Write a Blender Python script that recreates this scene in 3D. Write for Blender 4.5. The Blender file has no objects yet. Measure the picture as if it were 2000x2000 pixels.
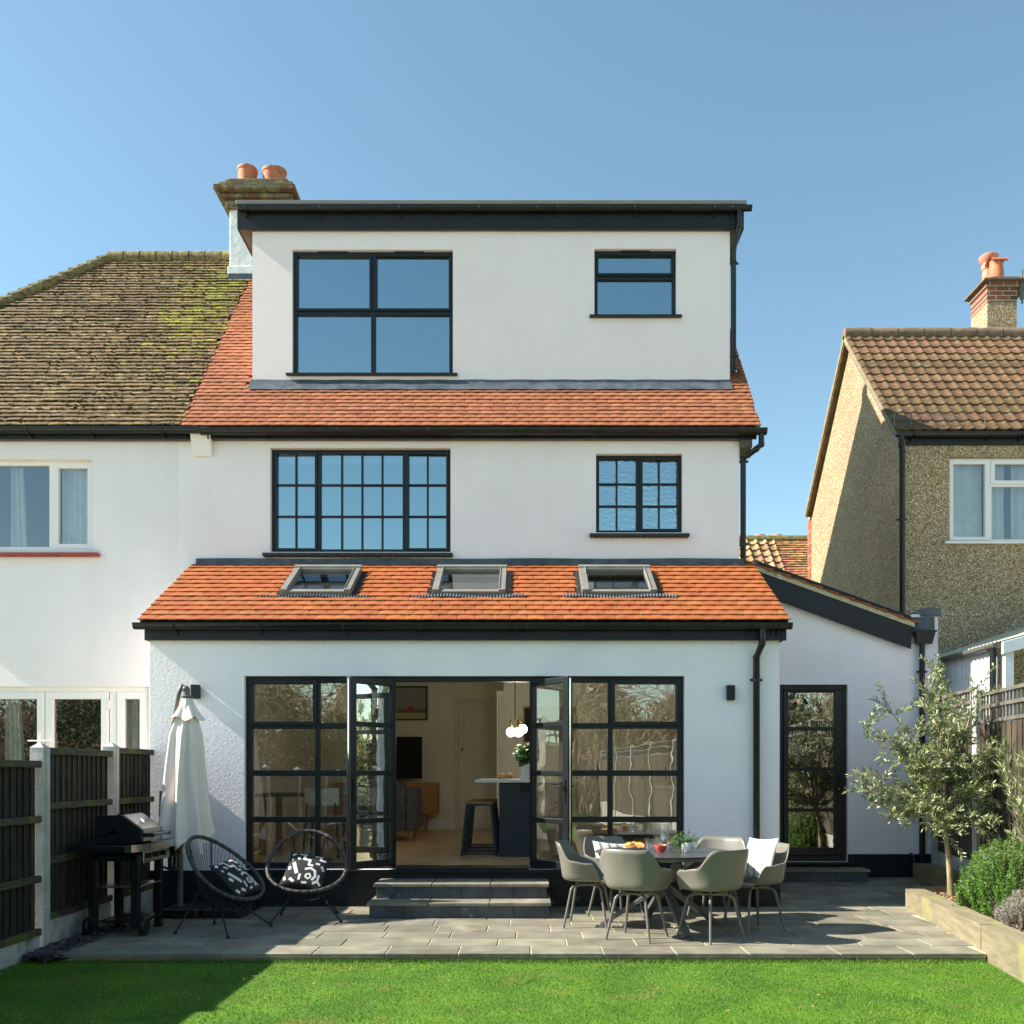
import bpy, math, random
import numpy as np
from mathutils import Vector, Matrix, noise as mnoise

random.seed(7); rng = np.random.default_rng(7)
SC = bpy.context.scene
COL = SC.collection
R = math.radians

# ------------------------------------------------------------------ camera
F, CX, HY, CZ = 1826.0, 1030.0, 1510.0, 1.4          # measured focal length, vanishing point and eye height
cam_d = bpy.data.cameras.new('camera'); cam = bpy.data.objects.new('camera', cam_d); COL.objects.link(cam)
cam.location = (0, 0, CZ); cam.rotation_euler = (R(90), 0, 0)
cam_d.sensor_width = 36; cam_d.lens = F / 2000 * 36
cam_d.shift_x = -0.015; cam_d.shift_y = 0.255
cam_d.clip_end = 3000
SC.camera = cam

# ------------------------------------------------------------------ sky, sun, exposure
SD = Vector((1.25, 0.06, -1.0)).normalized()            # direction the sunlight travels
w = bpy.data.worlds.new('World'); SC.world = w; w.use_nodes = True
nt = w.node_tree; bg = nt.nodes['Background']
sky = nt.nodes.new('ShaderNodeTexSky'); sky.sky_type = 'NISHITA'; sky.sun_disc = False
sky.sun_elevation = math.asin(-SD.z); sky.sun_rotation = math.atan2(-SD.x, -SD.y)
sky.air_density = 1.0; sky.dust_density = 0.25; sky.ozone_density = 0.6
tn = nt.nodes.new('ShaderNodeMix'); tn.data_type = 'RGBA'; tn.blend_type = 'MULTIPLY'; tn.inputs['Factor'].default_value = 1
tn.inputs['B'].default_value = (.83, .95, .85, 1)      # clear-sky white balance
nt.links.new(sky.outputs[0], tn.inputs['A']); nt.links.new(tn.outputs['Result'], bg.inputs[0]); bg.inputs[1].default_value = 0.102
sun_d = bpy.data.lights.new('sun', 'SUN'); sun_d.energy = 4.6; sun_d.angle = R(0.5); sun_d.color = (1.0, 0.93, 0.82)
sun = bpy.data.objects.new('sun', sun_d); COL.objects.link(sun); sun.location = (-20, -5, 25)
sun.rotation_euler = SD.to_track_quat('-Z', 'Y').to_euler()
SC.view_settings.view_transform = 'Standard'; SC.view_settings.look = 'None'
SC.view_settings.exposure = 1.36; SC.view_settings.gamma = 1
SC.cycles.max_bounces = 20; SC.cycles.diffuse_bounces = 16; SC.cycles.glossy_bounces = 6; SC.cycles.transparent_max_bounces = 12

def X(px, Y): return (px - CX) * Y / F
def Z(py, Y): return CZ + (HY - py) * Y / F

# ------------------------------------------------------------------ materials
MATS = {}
def base_mat(name):
    m = bpy.data.materials.new(name); m.use_nodes = True
    n = m.node_tree.nodes; b = n['Principled BSDF']
    return m, n, m.node_tree.links, b

def nmat(name, c1, c2=None, scale=6.0, rough=0.7, bump=0.0, bscale=60.0, metal=0.0, island=0.0, hue=0.0,
         spec=0.4, detail=4.0, lo=0.35, hi=0.65, patch=None, stretch=None, coat=0.0, trans=0.0, bdist=0.01):
    m, n, L, b = base_mat(name)
    tc = n.new('ShaderNodeTexCoord'); src = tc.outputs['Object']
    if stretch:
        mp = n.new('ShaderNodeMapping'); mp.inputs['Scale'].default_value = stretch
        L.new(src, mp.inputs[0]); src = mp.outputs[0]
    nz = n.new('ShaderNodeTexNoise'); nz.inputs['Scale'].default_value = scale; nz.inputs['Detail'].default_value = detail
    L.new(src, nz.inputs['Vector'])
    rp = n.new('ShaderNodeValToRGB'); e = rp.color_ramp.elements
    e[0].position = lo; e[1].position = hi
    e[0].color = (*c1, 1); e[1].color = (*(c2 or c1), 1)
    L.new(nz.outputs['Fac'], rp.inputs[0]); col = rp.outputs[0]
    if island or hue:
        g = n.new('ShaderNodeNewGeometry'); hs = n.new('ShaderNodeHueSaturation')
        mr = n.new('ShaderNodeMapRange'); mr.inputs['To Min'].default_value = 1 - island; mr.inputs['To Max'].default_value = 1 + island
        L.new(g.outputs['Random Per Island'], mr.inputs['Value']); L.new(mr.outputs[0], hs.inputs['Value'])
        if hue:
            wn = n.new('ShaderNodeTexWhiteNoise'); wn.noise_dimensions = '1D'; L.new(g.outputs['Random Per Island'], wn.inputs['W'])
            m2 = n.new('ShaderNodeMapRange'); m2.inputs['To Min'].default_value = 0.5 - hue; m2.inputs['To Max'].default_value = 0.5 + hue
            L.new(wn.outputs['Value'], m2.inputs['Value']); L.new(m2.outputs[0], hs.inputs['Hue'])
        L.new(col, hs.inputs['Color']); col = hs.outputs[0]
    for pt in (patch or []):        # (colour, scale, lo, hi) stains, moss, lichen with a shape of their own
        pc, ps, pl, ph = pt[:4]
        pn = n.new('ShaderNodeTexNoise'); pn.inputs['Scale'].default_value = ps; pn.inputs['Detail'].default_value = 5
        if len(pt) > 4:
            pm = n.new('ShaderNodeMapping'); pm.inputs['Scale'].default_value = pt[4]; pm.inputs['Location'].default_value = (3.1, 1.7, 5.3)
            L.new(tc.outputs['Object'], pm.inputs[0]); L.new(pm.outputs[0], pn.inputs['Vector'])
        else: L.new(tc.outputs['Object'], pn.inputs['Vector'])
        pr = n.new('ShaderNodeMapRange'); pr.inputs['From Min'].default_value = pl; pr.inputs['From Max'].default_value = ph
        L.new(pn.outputs['Fac'], pr.inputs['Value'])
        mx = n.new('ShaderNodeMix'); mx.data_type = 'RGBA'
        L.new(pr.outputs[0], mx.inputs['Factor']); L.new(col, mx.inputs['A']); mx.inputs['B'].default_value = (*pc, 1)
        col = mx.outputs['Result']
    L.new(col, b.inputs['Base Color'])
    b.inputs['Roughness'].default_value = rough; b.inputs['Metallic'].default_value = metal
    b.inputs['Specular IOR Level'].default_value = spec
    b.inputs['Coat Weight'].default_value = coat
    if trans: b.inputs['Transmission Weight'].default_value = trans
    if bump:
        bn = n.new('ShaderNodeTexNoise'); bn.inputs['Scale'].default_value = bscale; bn.inputs['Detail'].default_value = 5
        L.new(src, bn.inputs['Vector'])
        bp = n.new('ShaderNodeBump'); bp.inputs['Strength'].default_value = bump; bp.inputs['Distance'].default_value = bdist
        L.new(bn.outputs['Fac'], bp.inputs['Height']); L.new(bp.outputs[0], b.inputs['Normal'])
    MATS[name] = m
    return m

def render_mat(name, c1, c2, coarse, fine):
    """painted wall render: trowelled waves plus fine grain"""
    m, n, L, b = base_mat(name)
    tc = n.new('ShaderNodeTexCoord')
    nz = n.new('ShaderNodeTexNoise'); nz.inputs['Scale'].default_value = 1.3; nz.inputs['Detail'].default_value = 6
    L.new(tc.outputs['Object'], nz.inputs['Vector'])
    rp = n.new('ShaderNodeValToRGB'); rp.color_ramp.elements[0].position = .3; rp.color_ramp.elements[1].position = .7
    rp.color_ramp.elements[0].color = (*c1, 1); rp.color_ramp.elements[1].color = (*c2, 1)
    L.new(nz.outputs['Fac'], rp.inputs[0])
    # faint runs of dirt down the wall
    mp = n.new('ShaderNodeMapping'); mp.inputs['Scale'].default_value = (5, 5, .35); L.new(tc.outputs['Object'], mp.inputs[0])
    n2 = n.new('ShaderNodeTexNoise'); n2.inputs['Scale'].default_value = 1.0; n2.inputs['Detail'].default_value = 7; L.new(mp.outputs[0], n2.inputs['Vector'])
    mr = n.new('ShaderNodeMapRange'); mr.inputs['From Min'].default_value = .5; mr.inputs['From Max'].default_value = .8; mr.inputs['To Max'].default_value = .16
    L.new(n2.outputs['Fac'], mr.inputs['Value'])
    mx = n.new('ShaderNodeMix'); mx.data_type = 'RGBA'; L.new(mr.outputs[0], mx.inputs['Factor']); L.new(rp.outputs[0], mx.inputs['A'])
    mx.inputs['B'].default_value = (c1[0]*.82, c1[1]*.8, c1[2]*.74, 1); L.new(mx.outputs['Result'], b.inputs['Base Color'])
    b.inputs['Roughness'].default_value = .85; b.inputs['Specular IOR Level'].default_value = .2
    h1 = n.new('ShaderNodeTexNoise'); h1.inputs['Scale'].default_value = coarse[0]; h1.inputs['Detail'].default_value = 6; h1.inputs['Distortion'].default_value = .6
    h2 = n.new('ShaderNodeTexNoise'); h2.inputs['Scale'].default_value = fine[0]; h2.inputs['Detail'].default_value = 3
    L.new(tc.outputs['Object'], h1.inputs['Vector']); L.new(tc.outputs['Object'], h2.inputs['Vector'])
    b1 = n.new('ShaderNodeBump'); b1.inputs['Strength'].default_value = coarse[1]; b1.inputs['Distance'].default_value = .02
    b2 = n.new('ShaderNodeBump'); b2.inputs['Strength'].default_value = fine[1]; b2.inputs['Distance'].default_value = .005
    L.new(h1.outputs['Fac'], b1.inputs['Height']); L.new(h2.outputs['Fac'], b2.inputs['Height'])
    L.new(b1.outputs[0], b2.inputs['Normal']); L.new(b2.outputs[0], b.inputs['Normal'])
    return m

def pebble_mat(name, cols, scale=75):
    m, n, L, b = base_mat(name)
    tc = n.new('ShaderNodeTexCoord')
    v = n.new('ShaderNodeTexVoronoi'); v.inputs['Scale'].default_value = scale; L.new(tc.outputs['Object'], v.inputs['Vector'])
    sp = n.new('ShaderNodeSeparateColor'); L.new(v.outputs['Color'], sp.inputs[0])
    rp = n.new('ShaderNodeValToRGB'); rp.color_ramp.interpolation = 'CONSTANT'
    while len(rp.color_ramp.elements) < len(cols): rp.color_ramp.elements.new(.5)
    for i, (p, c) in enumerate(cols):
        rp.color_ramp.elements[i].position = p; rp.color_ramp.elements[i].color = (*c, 1)
    L.new(sp.outputs[0], rp.inputs[0])
    nz = n.new('ShaderNodeTexNoise'); nz.inputs['Scale'].default_value = 1.2; nz.inputs['Detail'].default_value = 4; L.new(tc.outputs['Object'], nz.inputs['Vector'])
    hs = n.new('ShaderNodeHueSaturation'); mr = n.new('ShaderNodeMapRange'); mr.inputs['To Min'].default_value = .65; mr.inputs['To Max'].default_value = 1.35
    L.new(nz.outputs['Fac'], mr.inputs['Value']); L.new(mr.outputs[0], hs.inputs['Value']); L.new(rp.outputs[0], hs.inputs['Color'])
    L.new(hs.outputs[0], b.inputs['Base Color']); b.inputs['Roughness'].default_value = .7
    bp = n.new('ShaderNodeBump'); bp.inputs['Strength'].default_value = .9; bp.inputs['Distance'].default_value = .008; bp.invert = True
    L.new(v.outputs['Distance'], bp.inputs['Height']); L.new(bp.outputs[0], b.inputs['Normal'])
    return m

def brick_mat(name, c1, c2, mortar, sx=1.0, rot=None, patch=None):
    m, n, L, b = base_mat(name)
    tc = n.new('ShaderNodeTexCoord'); mp = n.new('ShaderNodeMapping')
    if rot: mp.inputs['Rotation'].default_value = rot
    L.new(tc.outputs['Object'], mp.inputs[0])
    bk = n.new('ShaderNodeTexBrick'); bk.inputs['Scale'].default_value = 1.0 / sx
    bk.inputs['Brick Width'].default_value = .225; bk.inputs['Row Height'].default_value = .075; bk.inputs['Mortar Size'].default_value = .008
    bk.inputs['Color1'].default_value = (*c1, 1); bk.inputs['Color2'].default_value = (*c2, 1); bk.inputs['Mortar'].default_value = (*mortar, 1)
    L.new(mp.outputs[0], bk.inputs['Vector']); col = bk.outputs['Color']
    if patch:
        nz = n.new('ShaderNodeTexNoise'); nz.inputs['Scale'].default_value = patch[1]; nz.inputs['Detail'].default_value = 6; L.new(tc.outputs['Object'], nz.inputs['Vector'])
        mr = n.new('ShaderNodeMapRange'); mr.inputs['From Min'].default_value = patch[2]; mr.inputs['From Max'].default_value = patch[3]; L.new(nz.outputs['Fac'], mr.inputs['Value'])
        mx = n.new('ShaderNodeMix'); mx.data_type = 'RGBA'; L.new(mr.outputs[0], mx.inputs['Factor']); L.new(col, mx.inputs['A']); mx.inputs['B'].default_value = (*patch[0], 1); col = mx.outputs['Result']
    L.new(col, b.inputs['Base Color']); b.inputs['Roughness'].default_value = .85
    bp = n.new('ShaderNodeBump'); bp.inputs['Strength'].default_value = .6; bp.inputs['Distance'].default_value = .006; bp.invert = True
    L.new(bk.outputs['Fac'], bp.inputs['Height']); L.new(bp.outputs[0], b.inputs['Normal'])
    return m

def glass_mat(name, refl, tint=(.9, .93, .9), wave=0.0, wscale=3.0, gloss_tint=(1, 1, 1), rough=0.0, fres=True):
    """coated glazing: see-through with a constant plus grazing mirror share"""
    m, n, L, b = base_mat(name); n.remove(b); out = n['Material Output']
    tr = n.new('ShaderNodeBsdfTransparent'); tr.inputs[0].default_value = (*tint, 1)
    gl = n.new('ShaderNodeBsdfGlossy'); gl.inputs['Roughness'].default_value = rough; gl.inputs['Color'].default_value = (*gloss_tint, 1)
    fr = n.new('ShaderNodeFresnel'); fr.inputs[0].default_value = 1.5
    ad = n.new('ShaderNodeMath'); ad.operation = 'ADD'; ad.use_clamp = True; ad.inputs[1].default_value = refl; ad.inputs[0].default_value = .06
    if fres: L.new(fr.outputs[0], ad.inputs[0])
    mx = n.new('ShaderNodeMixShader'); L.new(ad.outputs[0], mx.inputs[0]); L.new(tr.outputs[0], mx.inputs[1]); L.new(gl.outputs[0], mx.inputs[2])
    L.new(mx.outputs[0], out.inputs[0])
    if wave:
        tc = n.new('ShaderNodeTexCoord'); nz = n.new('ShaderNodeTexNoise'); nz.inputs['Scale'].default_value = wscale; nz.inputs['Detail'].default_value = 1.5
        L.new(tc.outputs['Object'], nz.inputs['Vector'])
        bp = n.new('ShaderNodeBump'); bp.inputs['Strength'].default_value = wave; bp.inputs['Distance'].default_value = .01
        L.new(nz.outputs['Fac'], bp.inputs['Height']); L.new(bp.outputs[0], gl.inputs['Normal'])
    return m

def leaf_mat(name, c1, c2, back=None, rough=.5, sub=.15):
    m, n, L, b = base_mat(name); out = n['Material Output']
    g = n.new('ShaderNodeNewGeometry'); rp = n.new('ShaderNodeValToRGB')
    rp.color_ramp.elements[0].color = (*c1, 1); rp.color_ramp.elements[1].color = (*c2, 1)
    L.new(g.outputs['Random Per Island'], rp.inputs[0]); col = rp.outputs[0]
    if back:
        mx = n.new('ShaderNodeMix'); mx.data_type = 'RGBA'; L.new(g.outputs['Backfacing'], mx.inputs['Factor']); L.new(col, mx.inputs['A']); mx.inputs['B'].default_value = (*back, 1); col = mx.outputs['Result']
    L.new(col, b.inputs['Base Color']); b.inputs['Roughness'].default_value = rough
    tl = n.new('ShaderNodeBsdfTranslucent'); L.new(col, tl.inputs[0])
    ms = n.new('ShaderNodeMixShader'); ms.inputs[0].default_value = sub
    L.new(b.outputs[0], ms.inputs[1]); L.new(tl.outputs[0], ms.inputs[2]); L.new(ms.outputs[0], out.inputs[0])
    return m

M = dict(
 white=render_mat('white_render', (.88, .79, .80), (.93, .84, .85), (12, .22), (95, .4)),
 rough_white=render_mat('roughcast_white', (.85, .765, .775), (.90, .81, .82), (30, .32), (95, .55)),
 ext_white=render_mat('extension_render', (.93, .865, .885), (.97, .91, .93), (30, .32), (95, .55)),
 dormer=render_mat('smooth_cream_render', (.87, .75, .755), (.90, .785, .79), (30, .10), (130, .55)),
 chimney_white=render_mat('rough_white_paint', (.74, .74, .73), (.82, .82, .81), (7, .8), (50, .5)),
 plinth=nmat('black_masonry_paint', (.008, .009, .012), (.014, .016, .019), 5, .55, .25, 90, patch=[((.16, .17, .17), 6, .66, .85)]),
 black=nmat('black_frame', (.006, .008, .011), (.008, .011, .014), 3, .38, .04, 200),
 bronze=nmat('dark_door_frame', (.018, .016, .015), (.026, .023, .021), 4, .4),
 fascia=nmat('black_fascia', (.007, .0075, .009), (.012, .0125, .014), 3, .45, .08, 60),
 plastic=nmat('black_gutter', (.008, .0085, .0095), (.015, .015, .015), 4, .33),
 soffit=nmat('brown_soffit', (.10, .075, .06), (.13, .095, .075), 4, .6),
 grey_trim=nmat('grey_roof_trim', (.185, .175, .155), (.225, .215, .19), 5, .5),
 pvc=nmat('white_pvc', (.86, .79, .78), (.89, .82, .81), 2, .35),
 lead=nmat('lead_flashing', (.05, .062, .080), (.095, .11, .13), 7, .5, .35, 14, patch=[((.22, .24, .26), 9, .66, .85)]),
 tile_o=nmat('orange_clay_tile', (.30, .088, .030), (.36, .115, .040), 9, .9, .12, 60, island=.13, hue=.006, spec=.2, patch=[((.30, .11, .05), 5, .62, .8), ((.17, .16, .05), 16, .70, .76)]),
 tile_u=nmat('salmon_clay_tile', (.285, .103, .050), (.335, .130, .066), 9, .9, .12, 60, island=.14, hue=.006, spec=.2, patch=[((.26, .115, .07), 4, .58, .75)]),
 tile_m=nmat('weathered_tile', (.070, .046, .019), (.165, .107, .047), 9, .9, .6, 40, island=.45, hue=.015, patch=[((.36, .26, .13), 20, .56, .64, (.5, 1.6, 1.6)), ((.13, .085, .035), 3, .5, .65)]),
 tile_g=nmat('moss_tile', (.13, .115, .015), (.26, .23, .03), 12, .9, .8, 40, island=.4, hue=.02, patch=[((.12, .10, .04), 14, .5, .62)]),
 tile_c=nmat('concrete_tile', (.105, .056, .024), (.175, .102, .048), 10, .85, .4, 50, island=.3, hue=.02, patch=[((.15, .13, .07), 7, .58, .7), ((.30, .26, .22), 40, .70, .74)]),
 tile_f=nmat('old_pantile', (.28, .16, .075), (.42, .26, .13), 6, .85, .3, 30, island=.4, hue=.02, patch=[((.06, .045, .03), 9, .6, .7)]),
 tile_f2=nmat('old_plain_tile', (.34, .14, .06), (.46, .21, .09), 6, .85, .3, 30, island=.4, hue=.03, patch=[((.13, .09, .05), 4, .5, .65)]),
 moss=nmat('moss', (.06, .043, .014), (.14, .105, .03), 30, .95, .6, 90, island=.5),
 ridge=nmat('mossy_ridge', (.10, .08, .035), (.27, .215, .10), 14, .9, 1.0, 30, patch=[((.24, .22, .02), 6, .55, .68)]),
 ridge_c=nmat('concrete_ridge', (.16, .10, .07), (.24, .16, .12), 9, .9, .5, 40, patch=[((.10, .11, .05), 15, .55, .65)]),
 pebble=pebble_mat('pebbledash', [(0, (.11, .062, .026)), (.16, (.28, .17, .075)), (.40, (.42, .275, .13)), (.68, (.53, .385, .215)), (.89, (.72, .61, .49)), (.96, (.84, .81, .74))], 92),
 brick=brick_mat('red_brick', (.34, .10, .045), (.22, .065, .035), (.42, .36, .26), rot=(R(90), 0, R(90))),
 brickf=brick_mat('red_brick_front', (.28, .085, .045), (.10, .04, .03), (.40, .34, .24), rot=(R(90), 0, 0)),
 mossbrick=brick_mat('mossy_brick', (.16, .14, .08), (.16, .06, .04), (.05, .05, .028), rot=(R(90), 0, 0), patch=((.24, .24, .08), 11, .52, .66)),
 pot=nmat('terracotta_pot', (.46, .13, .06), (.56, .19, .09), 7, .7, .15, 60, patch=[((.7, .6, .52), 24, .7, .75)]),
 pot2=nmat('pale_terracotta', (.50, .19, .13), (.58, .26, .18), 7, .7, .15, 60, patch=[((.25, .18, .1), 14, .68, .75)]),
 concrete=nmat('concrete_post', (.40, .39, .36), (.52, .51, .47), 5, .85, .4, 70, patch=[((.24, .26, .19), 3, .58, .75)]),
 gravelb=nmat('gravel_board', (.34, .34, .30), (.50, .50, .45), 4, .9, .5, 50, patch=[((.20, .22, .13), 5, .55, .7)]),
 fence=nmat('dark_fence_wood', (.018, .014, .009), (.05, .04, .026), 7, .8, .5, 30, island=.35, stretch=(6, 6, .8), patch=[((.06, .075, .015), 2.5, .6, .75)]),
 rail=nmat('fence_rail', (.045, .038, .024), (.085, .07, .045), 6, .8, .5, 30, stretch=(6, .8, 6), patch=[((.10, .12, .02), 4, .52, .66)]),
 fence_r=nmat('brown_fence_wood', (.05, .038, .024), (.10, .078, .052), 7, .75, .4, 30, island=.25, stretch=(6, 6, .7)),
 trellis=nmat('grey_trellis', (.10, .09, .075), (.16, .145, .12), 7, .75, .3, 40),
 sleeper=nmat('pale_sleeper', (.19, .16, .095), (.27, .235, .15), 4, .8, .4, 24, stretch=(5, .6, 5), patch=[((.27, .27, .10), 3, .55, .7)]),
 sleeper_d=nmat('dark_sleeper', (.13, .11, .05), (.20, .17, .08), 4, .85, .4, 24, stretch=(5, .6, 5)),  # darker timber tone for the sleeper by the annexe
 slab=nmat('riven_slab', (.165, .155, .115), (.245, .23, .17), 3.5, .62, .25, 16, island=.22, hue=.015, patch=[((.33, .29, .22), 2.2, .58, .72), ((.12, .13, .12), 1.4, .58, .75)]),
 mortar=nmat('sandy_joint', (.42, .36, .22), (.56, .49, .33), 12, .9, .4, 80, patch=[((.16, .17, .06), 5, .6, .72)]),
 slabside=nmat('slate_riser', (.035, .042, .052), (.075, .085, .095), 5, .5, .25, 25, island=.2, patch=[((.26, .27, .26), 9, .66, .8)]),
 slate=nmat('slate_chip', (.035, .033, .034), (.085, .078, .076), 9, .6, .2, 60, island=.4),
 lawn=nmat('lawn_ground', (.045, .13, .004), (.10, .21, .008), 2.2, .9, .7, 120, detail=8, patch=[((.16, .16, .03), 3.2, .58, .74)]),
 gravel=nmat('pale_gravel', (.52, .47, .40), (.72, .66, .58), 40, .9, .5, 120),
 mulch=nmat('bark_mulch', (.26, .15, .07), (.42, .27, .14), 30, .9, .7, 70, island=.4),
 soil=nmat('soil', (.14, .09, .05), (.24, .16, .09), 20, .95, .8, 60),
 shell=nmat('taupe_plastic', (.17, .162, .13), (.185, .175, .145), 3, .42, .03, 200),
 leg=nmat('taupe_metal', (.15, .142, .125), (.165, .155, .135), 3, .4),
 top=nmat('charcoal_tabletop', (.045, .046, .048), (.065, .065, .065), 9, .28, .06, 150),
 tleg=nmat('grey_table_leg', (.10, .098, .092), (.12, .116, .108), 5, .4),
 cord=nmat('black_cord', (.014, .013, .013), (.022, .02, .02), 8, .5),
 rim=nmat('wound_rim', (.05, .046, .042), (.085, .078, .07), 30, .5, .6, 160),
 cushion=nmat('charcoal_fabric', (.018, .017, .018), (.03, .028, .03), 30, .9, .3, 220),
 cushion_w=nmat('off_white_print', (.66, .63, .60), (.72, .69, .66), 20, .9, .2, 220),
 canvas=nmat('cream_canvas', (.86, .73, .65), (.90, .78, .70), 3, .9, .15, 160),
 pole=nmat('grey_green_pole', (.10, .10, .085), (.13, .13, .11), 4, .35),
 steel=nmat('brushed_steel', (.52, .50, .47), (.62, .60, .57), 3, .22, .05, 300, metal=1.0, stretch=(2, .3, 20)),
 enamel=nmat('black_enamel', (.008, .009, .011), (.013, .014, .016), 4, .3, .04, 220),
 chrome=nmat('chrome', (.75, .75, .75), None, 3, .12, metal=1.0),
 brass=nmat('brass', (.55, .38, .12), (.65, .46, .16), 5, .25, metal=1.0),
 bark=nmat('olive_bark', (.20, .16, .09), (.36, .30, .18), 14, .85, .6, 40, stretch=(1, 1, .4)),
 twig=nmat('twig', (.16, .13, .08), (.26, .21, .13), 10, .85),
 olive=leaf_mat('olive_leaf', (.08, .125, .028), (.27, .33, .11), back=(.36, .39, .22), rough=.4),
 rosemary=leaf_mat('rosemary_leaf', (.05, .16, .010), (.15, .32, .03), rough=.5),
 lilac=leaf_mat('lilac_flower', (.55, .42, .58), (.7, .6, .75)),
 lavender=leaf_mat('grey_lavender', (.25, .23, .19), (.42, .38, .34), rough=.8),
 grass=leaf_mat('grass_blade', (.055, .165, .003), (.13, .27, .007), rough=.6, sub=.25),
 drygrass=leaf_mat('dry_blade', (.18, .15, .05), (.34, .28, .12), rough=.8),
 hedge=leaf_mat('evergreen_leaf', (.012, .03, .006), (.06, .10, .02), rough=.6),
 hedgeb=nmat('bare_twig', (.20, .15, .085), (.46, .35, .22), 2, .9, island=.4),
 plantg=leaf_mat('pot_plant_leaf', (.03, .10, .02), (.12, .24, .05)),
 ivory=nmat('painted_plaster', (.84, .82, .70), (.87, .85, .74), 2, .8),
 ivory2=nmat('painted_plaster_light', (.89, .88, .80), (.91, .90, .83), 2, .8),
 idoor=nmat('painted_door', (.74, .73, .66), (.78, .77, .70), 3, .5),
 oakfloor=nmat('oak_floor', (.58, .38, .19), (.74, .54, .31), 9, .3, .05, 60, island=.10, stretch=(1, 1, 1)),
 oak=nmat('oak', (.34, .16, .06), (.46, .24, .10), 6, .5, .1, 40, stretch=(1, 8, 8)),
 navy=nmat('slate_blue_cabinet', (.032, .040, .055), (.038, .047, .064), 3, .5),
 quartz=nmat('white_quartz', (.78, .78, .76), (.82, .82, .80), 4, .2),
 greysofa=nmat('grey_velvet', (.075, .075, .082), (.11, .11, .12), 6, .9, .2, 60),
 screen=nmat('tv_screen', (.006, .007, .008), None, 3, .12),
 cabinet=nmat('beige_cabinet', (.60, .57, .46), (.64, .61, .50), 3, .5),
 linen=nmat('pale_linen', (.66, .66, .60), (.74, .74, .68), 8, .9, .1, 120),
 porcelain=nmat('white_porcelain', (.78, .78, .77), (.82, .82, .81), 4, .25),
 coral=nmat('coral_glaze', (.66, .10, .07), (.72, .13, .09), 4, .3),
 croissant=nmat('croissant', (.50, .21, .05), (.72, .40, .12), 14, .6, .5, 40),
 opal=nmat('opal_globe', (.82, .82, .80), None, 3, .25),
 dome=nmat('pendant_fill_glow', (.85, .84, .80), None, 3, .25),
 red=nmat('red_paint', (.55, .02, .015), (.62, .03, .02), 3, .5),
 polycarb=nmat('corrugated_polycarbonate', (.62, .60, .62), (.74, .72, .74), 6, .35, .1, 20, trans=.0),
 polyroof=nmat('weathered_polycarbonate', (.40, .40, .38), (.58, .57, .50), 5, .4, .1, 30, patch=[((.50, .46, .22), 2.4, .45, .6)]),
 whitebeam=nmat('white_painted_timber', (.72, .73, .72), (.78, .79, .78), 4, .5),
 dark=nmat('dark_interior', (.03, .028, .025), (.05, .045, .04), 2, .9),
 redtile=nmat('red_quarry_sill', (.30, .045, .03), (.38, .07, .045), 8, .5, .2, 40),
 blacktile=nmat('black_painted_tile', (.022, .02, .02), (.045, .035, .032), 12, .55, .4, 50),
 water=glass_mat('water_glass', .06, (.98, .99, .985), fres=False),
 g_low=glass_mat('ground_floor_glass', .28, (.95, .96, .93), .10, 3.2),
 g_up=glass_mat('sky_mirroring_glass', .44, (.7, .75, .8), .012, 1.2, (.74, .95, 1.0)),
 g_obs=glass_mat('obscured_glass', .46, (.7, .75, .8), .35, 26, (.76, .96, 1.0), .05),
 g_door=glass_mat('annexe_door_glass', .38, (.9, .92, .88), .10, 4),
 g_nb=glass_mat('neighbour_glass', .16, (.88, .92, .92), .03, 2),
 g_sky=glass_mat('roof_window_glass', .16, (.92, .94, .92), .03, 2),
)

_b = M['dome'].node_tree.nodes['Principled BSDF']; _b.inputs['Emission Color'].default_value = (1, .96, .82, 1); _b.inputs['Emission Strength'].default_value = 20  # glow added to the unlit pendant globes to brighten the dim room
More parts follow.
